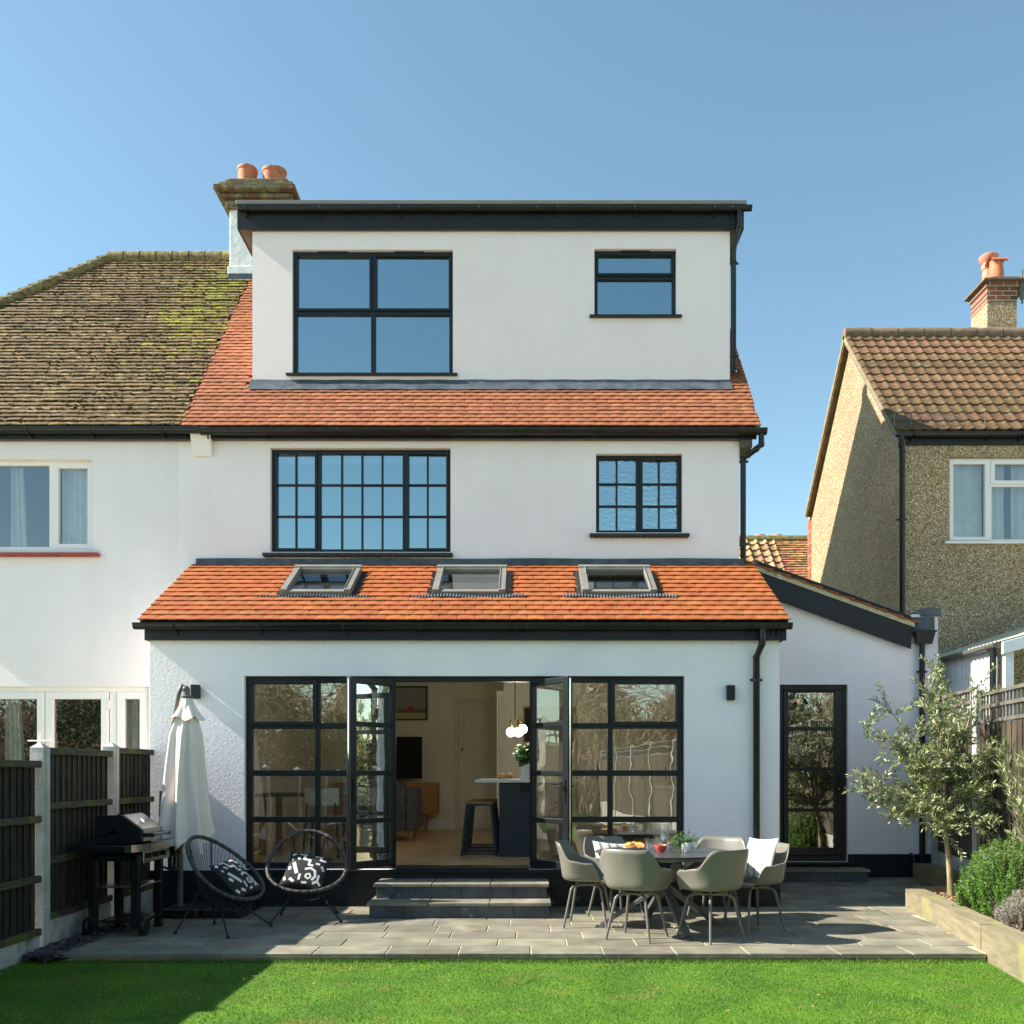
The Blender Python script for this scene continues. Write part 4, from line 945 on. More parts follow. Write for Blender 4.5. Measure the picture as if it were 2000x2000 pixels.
# old tiles: plain weathered, greening towards the party line and chimney
def mossy(xc, t):
    yy = YU + cu*t
    g = math.exp(-((xc-(-4.55))/.42)**2 - ((t-3.1)/1.5)**2) + .9*math.exp(-((xc+4.2)/.3)**2 - ((t-4.6)/.8)**2)
    return 1 if random.random() < g*1.15 else 0
m = MB(); gn = .094
tiles(m, (YU, ZU), (cu, su), int(SL/gn), gn, .165, lambda t: hx - (SL-t)*cu + .05, lambda t: XP - .004 + .02*math.sin(t*40), jit=.008, matfn=mossy, hjit=.006, camber=.003)
m.build('mossy_roof', ['tile_m', 'tile_g'], nb, smooth=0)
m = MB(); rs_ = random.Random(5)
for i in range(1700):
    t = rs_.uniform(0, SL-.1); t = round(t/gn)*gn - .006 if rs_.random() < .75 else t
    a_ = hx - (SL-t)*cu + .1; xx = rs_.uniform(max(a_, -7.3), XP-.05)
    p = slope_pt(xx, t, .028); m.sphere(p, rs_.uniform(.006, .018), 6, 4, (1.6, 1.1, .7))
tag(m.build('moss', 'moss', nb), kind='stuff')
m = MB()
def slab(poly, th=.1):
    nrm = (Vector(poly[1])-Vector(poly[0])).cross(Vector(poly[2])-Vector(poly[0])).normalized()*th
    k = len(poly); vs = [tuple(p) for p in poly] + [tuple(Vector(p)-nrm) for p in poly]
    m.add(vs, [tuple(range(k)), tuple(range(k, 2*k))[::-1]] + [(i, k+i, k+(i+1) % k, (i+1) % k) for i in range(k)])
hE = hx - (YR-YU)
o_ = .012
slab([(hE+.1, YU+.11, ZU-o_+.1265), (XP-.001, YU+.11, ZU-o_+.1265), (XP-.001, YR, ZR-o_), (hx, YR, ZR-o_)])
slab([(XP-.001, YBK, ZU), (hE, YBK, ZU), (hx, YR, ZR-o_), (XP-.001, YR, ZR-o_)])
slab([(hE, YBK, ZU), (hE, YU, ZU), (hx, YR, ZR)])
m.build('roof_deck', 'tile_m', nb, smooth=0)
m = MB(); k = 34
for i in range(k):
    p0 = Vector((hx, YR, ZR+.0)).lerp(Vector((hE, YU, ZU)), i/k); p1 = Vector((hx, YR, ZR)).lerp(Vector((hE, YU, ZU)), (i+1.06)/k)
    m.tube([p0 + Vector((0,0,rs_.uniform(-.01,.01))), p1 + Vector((0,0,.014))], [.085, .098], 10)
k = 8
for i in range(k):
    a = hx + (cx0-hx)*i/k; b = hx + (cx0-hx)*(i+1)/k
    m.tube([(a, YR, ZR+.01), (b-.012, YR, ZR+.012)], [.11, .115], 12)
m.build('ridge_tiles', 'ridge', nb)
m = MB(); m.box(-9.7, X(366, ef), ef, ef+.025, Z(858, ef), Z(836, ef)); m.build('fascia', 'fascia', nb, smooth=0, bevel=.004)
m = MB(); m.box(-9.7, X(370, ef), ef+.026, YM-.001, Z(858, ef)+.004, Z(858, ef)+.02); m.build('soffit', 'soffit', nb, smooth=0)
m = MB(); gy = ef-.06; half_gutter(m, -9.7, X(392, gy)-.002, gy, Z(838, gy)+.004, .057); brackets(m, [X(p, gy) for p in (56, 178, 318)], gy, Z(838, gy)); m.build('gutter', 'plastic', nb, smooth=40)

# ------------------------------------------------------------------ pebbledashed house on the right
s_ = 1.22; Ye, Yr, Yb = 12.95, 15.07, 17.15
ze, zr = Z(840, Ye), Z(654, Yr); gv = 5.1; gx_ = 5.2; Yfw = 13.05
ph = thing('house', (7, Yfw, 0), 'pebbledashed house with brown ribbed roof tiles and a brick topped chimney', 'house')
px1 = 11.0
pw = (X(1854, Yfw), X(1854, Yfw)+2.2, Z(1058, Yfw), Z(893, Yfw))
m = MB()
m.prism([(Yfw, -.2), (17.3, -.2), (17.3, ze-.05), (Yr, zr-.1), (Yfw, ze+.0)], fYZ, gx_, gx_+.25)
m.holed(gx_+.25, px1, -.2, ze, Yfw, Yfw+.25, [pw, (7.2, 8.2, .1, 2.3)], lambda a, b, c: (a, c, b)); m.box(gx_+.25, px1, 17.05, 17.3, -.2, ze-.1)
m.build('wall', 'pebble', ph, smooth=0)
m = MB(); m.box(gx_-.012, gx_+.27, 17.12, 17.32, -.2, ze-.08); m.build('brick_quoin', 'brick', ph, smooth=0)
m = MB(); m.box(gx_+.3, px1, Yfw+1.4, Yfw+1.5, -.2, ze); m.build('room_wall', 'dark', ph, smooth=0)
pa = window(ph, *pw, Yfw+.05, mat='pvc', glass='g_nb', fw=.05, vb=[(X(1936.5, Yfw), .06), (X(1936.5, Yfw)+.95, .06)], hb=[(Z(944, Yfw), .06, X(1936.5, Yfw), pw[1]-.05)],
       sashes=[(pw[0]+.02, X(1936, Yfw)-.01, pw[2]+.025, pw[3]-.025), (X(1937, Yfw)+.01, X(1936.5, Yfw)+.94, Z(944, Yfw)+.0, pw[3]-.025)], sash_w=.055)
for a, b in ((pw[0]+.02, pw[0]+.55), (X(1940, Yfw), X(1975, Yfw)), (X(1990, Yfw), X(1990, Yfw)+.4)):
    m = MB(); curtain(m, a, b, pw[2]+.02, pw[3]-.02, Yfw+.2, 3, .02); m.build('curtain', 'linen', pa)
m = MB(); m.box(pw[0]-.07, pw[1]+.07, Yfw-.05, Yfw+.05, pw[2]-.035, pw[2]-.001); m.build('sill', 'pvc', ph, smooth=0, bevel=.004)
# big ribbed tiles
cs = (Yr-Ye)/math.hypot(Yr-Ye, zr-ze); ss = (zr-ze)/math.hypot(Yr-Ye, zr-ze); LS = math.hypot(Yr-Ye, zr-ze)
def rib_roof(mb, x0, x1, y0, z0, c, s, L, courses, pitch, amp, th=.022, flip=1):
    nu = int((x1-x0)/pitch*8); g = L/courses
    def prof(x):
        f = (x/pitch) % 1
        return amp*(.5-.5*math.cos(2*math.pi*min(1, f/.62))) if f < .62 else 0
    for k in range(courses):
        dt = random.uniform(-.004, .004)
        def P(x, t, off): return (x, y0 + c*t - s*off, z0 + s*t + c*off)
        jj = [random.uniform(-.003, .003) for _ in range(int((x1-x0)/(pitch*2))+2)]
        xs = [x0 + (x1-x0)*i/nu for i in range(nu+1)]
        vs = []
        for x in xs:
            h = prof(x); j = jj[int((x-x0)/(pitch*2))]
            vs += [P(x, k*g+dt+j, th+h-.028), P(x, k*g+dt+j, th+h), P(x, (k+1)*g+.02, h)]
        fs = []
        for i in range(nu): fs += [(3*i, 3*i+3, 3*i+4, 3*i+1), (3*i+1, 3*i+4, 3*i+5, 3*i+2)]
        mb.add(vs, fs)
m = MB(); rib_roof(m, gv, px1, Ye, ze, cs, ss, LS, 13, .17, .021); m.build('ribbed_roof', 'tile_c', ph, smooth=40)
m = MB(); f_ = lambda a, t, c: (a, Ye + cs*t - ss*c, ze + ss*t + cs*c)
m.holed(gv+.01, px1, .03, LS, -.1, -.03, [], f_); m.holed(gv+.01, px1, 0, LS, -.1, 0, [], lambda a, t, c: (a, 2*Yr-Ye - cs*t + ss*c, ze + ss*t + cs*c)); m.build('roof_deck', 'tile_c', ph, smooth=0)
m = MB()
m.holed(gv-.004, gv+.09, 0, LS, -.07, -.004, [], f_); m.holed(gv-.004, gv+.09, 0, LS, -.07, .012, [], lambda a, t, c: (a, 2*Yr-Ye - cs*t + ss*c, ze + ss*t + cs*c)); m.build('verge', 'sleeper', ph, smooth=0)
m = MB(); k = 14
for i in range(k):
    a = gv + (px1-gv)*i/k; m.tube([(a, Yr, zr+.0), (a+(px1-gv)/k-.01, Yr, zr+.004)], [.105, .11], 12)
m.build('ridge_tiles', 'ridge_c', ph)
yf_ = Yfw-.03
m = MB(); m.box(X(1750, yf_)+.15, px1, yf_, yf_+.025, Z(869, yf_), Z(846, yf_)); m.build('fascia', 'fascia', ph, smooth=0)
m = MB(); half_gutter(m, X(1748, yf_-.06), px1, yf_-.06, Z(846, yf_-.06), .055); brackets(m, [X(p, yf_) for p in (1780, 1928, 1990)], yf_-.06, Z(846, yf_-.06)); m.build('gutter', 'plastic', ph, smooth=40)
xg = X(1757, yf_)
pipe(ph, [(xg+.0, yf_-.06, Z(850, yf_)), (xg, yf_-.06, Z(872, yf_)), (xg+.03, Yfw-.04, Z(884, Yfw)), (xg+.03, Yfw-.04, 0)], r=.04, clips=[(xg+.03, Yfw-.04, Z(1016, Yfw))])
m = MB()
zg_ = ze + .02
for xx in (X(1748, Ye), X(1781, Ye), X(1925, Ye)):
    q_ = Vector(f_(xx, .05, .02)); b_ = MB(); b_.tube([tuple(q_), tuple(q_ + Vector((0, 0, .20)))], .008, 6); b_.build('guard_post', 'pole', ph, smooth=0)
q_ = Vector(f_(X(1748, Ye), .05, .02)); m.tube([q_+Vector((0, 0, .195)), q_+Vector((1.05, 0, .195))], .003, 4); m.tube([q_+Vector((0, 0, .02)), q_+Vector((1.05, 0, .02))], .003, 4)
for i in range(22):
    a = X(1748, Ye) + i*.045; p = Vector(f_(a, .05, .02)); m.tube([p+Vector((0,0,.02)), p+Vector((.1, 0, .19))], .0025, 3); m.tube([p+Vector((.1,0,.02)), p+Vector((0, 0, .19))], .0025, 3)
m.build('snow_guard', 'pole', ph, smooth=0)
# chimney stack with its pots
yk = 15.32; kx0, kx1 = X(1928.5, yk), X(1986, yk); kd = .56
zk = [zr-.6, Z(590, yk), Z(560, yk), Z(551, yk), Z(547, yk)]
m = MB(); m.box(kx0, kx1, yk, yk+kd, zk[0], zk[1]); st = m.build('chimney', 'pebble', ph, smooth=0)
m = MB(); m.box(kx0-.004, kx1+.004, yk-.004, yk+kd+.004, zk[1]+.001, zk[2]); m.box(kx0-.03, kx1+.03, yk-.03, yk+kd+.03, zk[2]+.001, zk[3]); m.build('brick_top', 'brickf', st, smooth=0)
m = MB(); m.box(kx0-.09, kx1+.3, yk-.09, yk+kd+.09, zk[3]+.001, zk[3]+.035); m.prism([(kx0-.05, zk[3]+.036), (kx1+.2, zk[3]+.036), (kx1, zk[3]+.07), (kx0+.05, zk[3]+.07)], fXZ, yk-.05, yk+kd+.05); m.build('cap', 'ridge_c', st, smooth=0, bevel=.008)
pc = (X(1945.5, yk+.14), yk+.14); zt_ = zk[3]+.06
m = MB(); m.lathe([(.125, zt_), (.118, zt_+.05), (.115, zt_+.2), (.105, zt_+.25), (.10, zt_+.36)], (*pc, 0), 24)
m.grid(lambda u, v: (pc[0]-.13+.28*v, pc[1]-.12*math.cos(u*math.pi), zt_+.325+.075*math.sin(u*math.pi)), 12, 2); m.grid(lambda u, v: (pc[0]-.13+.28*v, pc[1]-.105*math.cos(u*math.pi), zt_+.312+.07*math.sin(u*math.pi)), 12, 2)
m.build('chimney_pot', 'pot', st)
pc = (X(1931, yk+.42), yk+.42)
m = MB(); m.lathe([(.11, zt_), (.10, zt_+.35), (.112, zt_+.36), (.118, zt_+.44), (.10, zt_+.46), (.10, zt_+.47), (.15, zt_+.53), (.155, zt_+.58), (.13, zt_+.60)], (*pc, 0), 24); m.build('chimney_pot', 'pot2', st)
m = MB(); xx = kx1+.06; m.box(xx-.03, xx+.03, yk-.06, yk-.03, zk[1]+.02, zk[2]+.02); m.tube([(xx, yk-.05, zk[1]-.05), (xx, yk-.05, zk[2]+.25)], .016, 8); m.tube([(xx, yk-.05, zk[2]+.02), (xx+.5, yk-.1, zk[2]+.03)], .012, 6)
m.build('aerial_bracket', 'pole', st, smooth=40)

# lean-to with corrugated plastic sheets against it
lx = 5.30
lt = thing('lean_to', (lx, 10.6, 0), 'lean-to canopy of pale corrugated plastic sheets on a white timber frame', 'lean-to')
m = MB(); m.grid(lambda u, v: (lx + .012*math.sin(u*2*math.pi*26), 10.55+2.45*u, .1 + 2.7*v), 240, 2); m.build('wall_sheet', 'polycarb', lt)
m = MB(); a = 15
def lr(u, v): 
    xx = lx-.06+2.3*v; return (xx, 10.42+2.61*u, 2.88 + .27*(xx-lx) + .16*u*v + .014*math.sin(u*2*math.pi*30))
m.grid(lr, 216, 3); m.build('roof_sheet', 'polyroof', lt)
m = MB(); m.prism([(lx-.02, 2.72), (lx+2.2, 2.72+.6), (lx+2.2, 2.85+.6), (lx-.02, 2.86)], fXZ, 10.38, 10.415); m.box(lx+.03, lx+.13, 10.43, 10.53, 0, 2.77); m.box(lx+2, lx+2.1, 10.43, 10.53, 0, 3.3); m.box(lx+.03, lx+.09, 10.54, 13, 2.68, 2.77); m.build('timber_frame', 'whitebeam', lt, smooth=0, bevel=.005)
m = MB(); vs0 = []
pts = [(-.05, .012)] + [(-.05*math.cos(math.pi*i/8), -.05*math.sin(math.pi*i/8)) for i in range(9)] + [(.05, .012)]
for yy in (10.42, 13.0): vs0 += [(lx-.06+p, yy, 2.84+q) for p, q in pts]
k = len(pts); m.add(vs0, [(i, i+1, k+i+1, k+i) for i in range(k-1)] + [tuple(range(k)), tuple(range(k, 2*k))])
for yy in (10.6, 11.3, 12.1): m.tube([(lx-.06-.054*math.cos(math.pi*i/8), yy, 2.84-.054*math.sin(math.pi*i/8)) for i in range(9)], .008, 5)
m.build('gutter', 'pole', lt, smooth=40)
pipe(lt, [(lx-.06, 10.52, 2.80), (lx-.06, 10.52, .1)], r=.038)
m = MB(); m.box(7.2, 8.2, Yfw+.1, Yfw+.14, .1, 2.3); m.build('door', 'dark', ph, smooth=0)
m = MB(); m.box(7.1, 8.3, Yfw-.04, Yfw+.09, 2.18, 2.42); m.build('lintel', 'red', ph, smooth=0)

# ------------------------------------------------------------------ house roofs in the distance
fh = thing('house', (10, 27, 0), 'distant house with half pantiled half plain orange roof seen between the two gables', 'house')
yr_, ye_ = 30.0, 26.2; zr_ = Z(1054, yr_); ze_ = 5.2
LF = math.hypot(yr_-ye_, zr_-ze_); cf, sf = (yr_-ye_)/LF, (zr_-ze_)/LF
xd_ = X(1517, 29.5)
m = MB(); rib_roof(m, 4.5, xd_, ye_, ze_, cf, sf, LF, 15, .30, .07, th=.05); m.build('pantile_roof', 'tile_f', fh, smooth=40)
m = MB(); tiles(m, (ye_, ze_), (cf, sf), 38, LF/38, .3, lambda t: xd_+.01, lambda t: 13.5, th=.03, jit=.01, hjit=.01); m.build('plain_tile_roof', 'tile_f2', fh, smooth=0)
m = MB(); m.tube([(4.5, yr_, zr_), (13.5, yr_, zr_)], .14, 10); m.build('ridge_tiles', 'ridge', fh)
m = MB(); m.box(4.7, 13.3, ye_+.4, 33.4, -.2, 5.25); m.build('wall', 'pebble', fh, smooth=0)
m = MB(); m.holed(4.5, 13.5, .05, LF, -.14, -.03, [], lambda a, t, c: (a, ye_+cf*t-sf*c, ze_+sf*t+cf*c)); m.holed(4.5, 13.5, 0, LF, -.14, 0, [], lambda a, t, c: (a, 2*yr_-ye_-cf*t+sf*c, ze_+sf*t+cf*c)); m.build('roof_deck', 'tile_f2', fh, smooth=0)
for px, kind in ((1483, 1), (1503, 0), (1517, 1)):
    xx = X(px, 31.2); yy = 31.2; zb__ = zr_-.35
    m = MB()
    if kind == 0: m.lathe([(.16, zb__), (.16, zb__+.55), (.19, zb__+.56), (.19, zb__+.68), (.15, zb__+.69)], (xx, yy, 0), 16)
    else: m.lathe([(.2, zb__), (.24, zb__+.35), (.12, zb__+.52), (.02, zb__+.54), (.02, zb__+.74), (.2, zb__+.75), (.19, zb__+.79), (.02, zb__+.81)], (xx, yy, 0), 16)
    m.build('chimney_pot', 'pot' if kind == 0 else 'pot2', fh)
m = MB(); m.box(X(1470, 31), X(1525, 31), 30.9, 31.6, 7.5, zr_-.34); m.build('chimney', 'brickf', fh, smooth=0)

# ------------------------------------------------------------------ left boundary fence
fx = -3.95
gf = thing('garden_fence', (fx, 8, 0), 'dark stained board fence with concrete posts beside the barbecue', 'fence')
def post(mb, x, y, z1, w_=.055):
    mb.box(x-w_, x+w_, y-w_, y+w_, -.15, z1-.05)
    mb.add([(x-w_-.004,y-w_-.004,z1-.05),(x+w_+.004,y-w_-.004,z1-.05),(x+w_+.004,y+w_+.004,z1-.05),(x-w_-.004,y+w_+.004,z1-.05),(x,y,z1)], [(0,1,4),(1,2,4),(2,3,4),(3,0,4),(3,2,1,0)])
for yy, zt_ in [(7.58, 1.655), (8.87, 1.70), (5.7, 1.56)] + [(5.7-1.9*i, 1.56) for i in range(1, 10)]:
    m = MB(); post(m, fx, yy, zt_); m.box(fx+.0552, fx+.062, yy-.02, yy+.02, -.1, zt_-.06); m.build('post', 'concrete', gf, smooth=0, bevel=.006)
for ya, yb, zb_, zt_, rails in ((5.75, 7.52, .125, 1.50, (.55, 1.03)), (7.64, 8.81, .225, 1.61, (.685, 1.129)), (8.93, 9.79, .225, 1.645, (.685, 1.129))) + tuple((5.75-1.9*i, 5.65-1.9*i+1.9, .10, 1.44, (.52, .98)) for i in range(1, 10)):
    m = MB(); yy = ya; 
    while yy < yb-.01:
        w_ = random.uniform(.085, .1); t = random.uniform(0, .006); y2 = min(yy+w_+.012, yb)
        m.add([(fx-.02, yy, zb_), (fx+.004+t, yy, zb_), (fx-.012+t, y2, zb_), (fx-.02, y2, zb_), (fx-.02, yy, zt_-.03), (fx+.004+t, yy, zt_-.03), (fx-.012+t, y2, zt_-.03), (fx-.02, y2, zt_-.03)],
              [(0,3,2,1),(4,5,6,7),(0,1,5,4),(1,2,6,5),(2,3,7,6),(3,0,4,7)]); yy += w_
    m.build('boards', 'fence', gf, smooth=0)
    for zz, d_ in [(zb_-.0, .045)] + [(r_, .04) for r_ in rails] + [(zt_-.028, .05)]:
        m = MB(); m.box(fx+.006, fx+.046, ya, yb, zz-.028, zz+.028); m.build('rail', 'rail', gf, smooth=0, bevel=.005)
    m = MB(); m.box(fx-.025, fx+.03, ya, yb, -.15, zb_-.03); m.build('gravel_board', 'gravelb', gf, smooth=0, bevel=.004)

# ------------------------------------------------------------------ right boundary fence with trellis
A, B, C_ = Vector((5.03, 11.5, 0)), Vector((4.85, 10.05, 0)), Vector((4.60, 8.2, 0)); D_ = Vector((4.35, 6.3, 0)); back_ = [D_ - Vector((.25, 1.9, 0))*i for i in range(1, 9)]
rf = thing('trellis_fence', (4.85, 10, 0), 'brown fence with square trellis top and concrete posts behind the olive tree', 'fence')
for p, zt_ in ((A, 2.42), (B, 2.325), (C_, 2.28), (D_, 2.25), *[(b_, 2.2) for b_ in back_]):
    m = MB(); post(m, p.x, p.y, zt_, .05); m.build('post', 'concrete', rf, smooth=0, bevel=.006)
for p, q, zt_ in ((B, A, 2.33), (C_, B, 2.245), (D_, C_, 2.2), *[(b_, a_, 2.15) for a_, b_ in zip([D_]+back_, back_)]):
    d = (q-p).normalized(); nrm = Vector((-d.y, d.x, 0)); p2, q2 = p+d*.055, q-d*.055; L_ = (q2-p2).length
    m = MB(); t = 0
    while t < L_-.01:
        w_ = min(random.uniform(.13, .15), L_-t); k_ = random.uniform(0, .004)
        m.prism([(t, -.012), (t+w_+.006, -.012), (t+w_+.006, -.004+k_), (t, .008+k_)], lambda a, b, c, p2=p2, d=d, nrm=nrm: tuple(p2 + d*a + nrm*b + Vector((0, 0, c))), .45, zt_-.33); t += w_
    m.build('boards', 'fence_r', rf, smooth=0)
    m = MB()
    for zz in (zt_-.305, zt_-.15, zt_-.015): m.bar(p2+Vector((0,0,zz))+nrm*.0, q2+Vector((0,0,zz)), .035, .035)
    k_ = int(L_/.092)
    for i in range(k_+1):
        c = p2 + d*(L_*i/k_); m.bar(c+Vector((0,0,zt_-.3))-nrm*.012, c+Vector((0,0,zt_-.02))-nrm*.012, .02, .02, up=d)
    m.build('trellis', 'trellis', rf, smooth=0)
    m = MB(); m.prism([(0, -.02), (L_, -.02), (L_, .025), (0, .025)], lambda a, b, c, p2=p2, d=d, nrm=nrm: tuple(p2 + d*a + nrm*b + Vector((0, 0, c))), .0, .44); m.build('gravel_board', 'gravelb', rf, smooth=0, bevel=.004)

# ------------------------------------------------------------------ raised bed of sleepers
def sleeper(p, q, z0, z1, wd, mat, label):
    o_ = thing('sleeper', ((p[0]+q[0])/2, (p[1]+q[1])/2, z0), label, 'sleeper', 'timber sleepers edging the planting bed')
    m = MB(); d = (Vector((*q, 0))-Vector((*p, 0))); L_ = d.length; d.normalize(); nrm = Vector((d.y, -d.x, 0)); P0 = Vector((*p, 0)); k = 16
    def fn(c, e):
        return lambda u, v: tuple(P0 + d*(L_*u) + nrm*(c(u, v)) + Vector((0, 0, e(u, v))))
    wob = lambda u, v: .004*mnoise.noise((u*L_*3, v*5, p[0]))
    m.grid(fn(lambda u, v: 0+wob(u, v), lambda u, v: z0+(z1-z0)*v), k, 4); m.grid(fn(lambda u, v: wd*v, lambda u, v: z1+wob(u, v+3)), k, 3)
    m.grid(fn(lambda u, v: wd, lambda u, v: z1+(z0-z1)*v), k, 2)
    for u in (0, 1): m.add([fn(lambda a, b: 0, lambda a, b: z0)(u, 0), fn(lambda a, b: 0, lambda a, b: z1)(u, 0), fn(lambda a, b: wd, lambda a, b: z1)(u, 0), fn(lambda a, b: wd, lambda a, b: z0)(u, 0)], [(0,1,2,3)])
    m.build('timber', mat, o_, smooth=30)
    return o_
sl = lambda yy: (sleeper_x(yy), yy)
sleeper(sl(7.42), sl(9.72), -.06, .20, .19, 'sleeper', 'long pale sleeper along the patio, ending at the slabs below the olive tree')
sleeper((sleeper_x(4.8), 4.8), (sleeper_x(7.405), 7.405), -.08, .20, .19, 'sleeper', 'pale split sleeper beside the lawn in front of the lavender')
sleeper((4.12, 9.90), (4.80, 9.97), -.02, .20, .12, 'sleeper', 'short sleeper closing the bed behind the olive trunk')
sleeper((4.60, 10.1), (4.72, 11.45), .03, .30, .2, 'sleeper_d', 'dark sleeper by the white annexe wall and downpipe')
m = MB(); bx = lambda yy: sleeper_x(yy)+.17
m.grid(lambda u, v: (bx(4.8+5.0*v)*(1-u) + (4.2+.1315*(4.8+5.0*v-5.2)+.02)*u, 4.8+5.0*v, .13 + .02*mnoise.noise((u*5, v*20, 0))), 12, 60)
tag(m.build('bark_bed', 'soil', smooth=60), 'bark covered soil in the raised bed', 'mulch', kind='stuff')
n = 4200; vv = rng.uniform(0, 1, n); uu = rng.uniform(0, 1, n); yy = 6.8+2.98*vv; xa = 3.57+(yy-7.23)*.145+.19; xb = 4.2+.1315*(yy-5.2)
p = np.stack([xa*(1-uu)+xb*uu, yy, .135+rng.uniform(0, .025, n)], 1); d = rng.normal(size=(n, 3)); d[:, 2] *= .35
v, f = leaves(p, d, rng.uniform(.015, .04, n), rng.uniform(.008, .018, n))
tag(raw_mesh('bark_chips', v, f, 'mulch'), 'loose orange bark chips around the olive trunk', 'mulch', kind='stuff')

# ------------------------------------------------------------------ plants
def merge_leaves(lst):
    V = []; Fc = []; o = 0
    for v, f in lst: V.append(v); Fc.append(f+o); o += len(v)
    return np.concatenate(V), np.concatenate(Fc)
def olive_tree():
    t = thing('olive_tree', (4.33, 9.54, .12), 'small olive tree with a slim pale trunk in the bark bed', 'olive tree')
    rs = random.Random(11); br = MB(); tw = MB(); LV = []
    base = Vector((4.325, 9.54, .08)); fork = Vector((4.24, 9.52, .88))
    br.tube([base, base.lerp(fork, .3)+Vector((.012, 0, 0)), base.lerp(fork, .65)+Vector((.018, 0, 0)), fork], [.040, .030, .026, .028], 10)
    tips = []
    for tx, ty, tz in ((3.66, 9.35, .92), (4.02, 9.05, .80), (4.5, 9.2, .82), (3.38, 9.5, 1.22), (3.52, 9.35, 1.35), (3.42, 9.6, 1.9), (3.75, 9.75, 2.1), (3.98, 9.4, 2.35), (4.22, 9.6, 2.45), (4.28, 9.75, 2.2), (4.6, 9.5, 2.28), (4.5, 9.65, 1.85), (4.72, 9.3, 1.6), (4.68, 9.6, 1.25), (3.6, 9.7, 1.05), (3.85, 9.2, 1.5), (3.9, 9.25, .98), (4.1, 9.15, 1.9), (4.45, 9.15, 1.15), (4.15, 9.55, 2.15), (3.72, 9.5, 1.7), (4.55, 9.35, 1.5)):
        tip = Vector((tx, ty, tz)); mid = fork.lerp(tip, .45) + Vector((rs.uniform(-.06, .06), rs.uniform(-.06, .06), .12))
        pts = [fork + (fork-base)*.02*rs.random(), fork.lerp(mid, .5)+Vector((rs.uniform(-.03,.03), rs.uniform(-.03,.03), .03)), mid, mid.lerp(tip, .5)+Vector((rs.uniform(-.04,.04), rs.uniform(-.04,.04), .03)), tip]
        br.tube(pts, [.014, .011, .008, .005, .002], 6)
        for k in range(19):
            a = rs.uniform(.25, 1.0)*4; i = min(int(a), 3); p0 = pts[i].lerp(pts[i+1], a-i)
            d = (tip-fork).normalized()*.55 + Vector((rs.gauss(0, .55), rs.gauss(0, .5), rs.gauss(.22, .45)))
            d.normalize(); ln = rs.uniform(.14, .34)
            p1 = p0 + d*ln + Vector((0, 0, -.02)); tw.tube([p0, p0.lerp(p1, .5)+Vector((0, 0, .015)), p1], [.003, .0022, .001], 4, caps=False)
            nl = int(ln/.0165); ps = []; ds = []
            for j in range(nl):
                u = (j+1)/nl; pp = p0.lerp(p1, u) + Vector((0, 0, .015*math.sin(u*math.pi)))
                for sgn in (-1, 1):
                    q = Vector((rs.gauss(0, 1), rs.gauss(0, 1), rs.gauss(0, 1))); q = (q - d*q.dot(d)).normalized()
                    ps.append(pp); ds.append(d*.75 + q*.8)
            LV.append(leaves(np.array(ps), np.array(ds), rng.uniform(.040, .068, len(ps)), rng.uniform(.012, .018, len(ps))))
    br.build('trunk', 'bark', t, smooth=60); tw.build('twigs', 'twig', t, smooth=60)
    v, f = merge_leaves(LV); raw_mesh('crown', v, f, 'olive', t)
olive_tree()
def olive_bush():
    t = thing('oleander_shrub', (4.66, 8.35, .12), 'narrow leaved shrub cut by the right edge above the rosemary', 'shrub')
    rs = random.Random(4); tw = MB(); LV = []
    for k in range(90):
        b = Vector((4.58+rs.gauss(0, .04), 8.35+rs.gauss(0, .05), .14)); zt_ = rs.uniform(.7, 1.75); tip = Vector((4.55+rs.gauss(.0, .20), 8.3+rs.gauss(0, .2), zt_)); tip.x = max(tip.x, 4.26)
        mid = b.lerp(tip, .55) + Vector((.04, 0, .1)); pts = [b, mid, tip]; tw.tube(pts, [.008, .005, .0015], 5)
        ps = []; ds = []
        for j in range(34):
            u = rs.uniform(.35, 1); pp = mid.lerp(tip, (u-.35)/.65) if u > .35 else b
            d = (tip-mid).normalized(); q = Vector((rs.gauss(0, 1), rs.gauss(0, 1), rs.gauss(0, .5))); q = (q-d*q.dot(d)).normalized(); ps.append(pp); ds.append(d*.9+q*.7)
        LV.append(leaves(np.array(ps), np.array(ds), rng.uniform(.06, .11, len(ps)), rng.uniform(.010, .017, len(ps))))
    tw.build('stems', 'twig', t, smooth=60); v, f = merge_leaves(LV); raw_mesh('foliage', v, f, 'olive', t)
olive_bush()
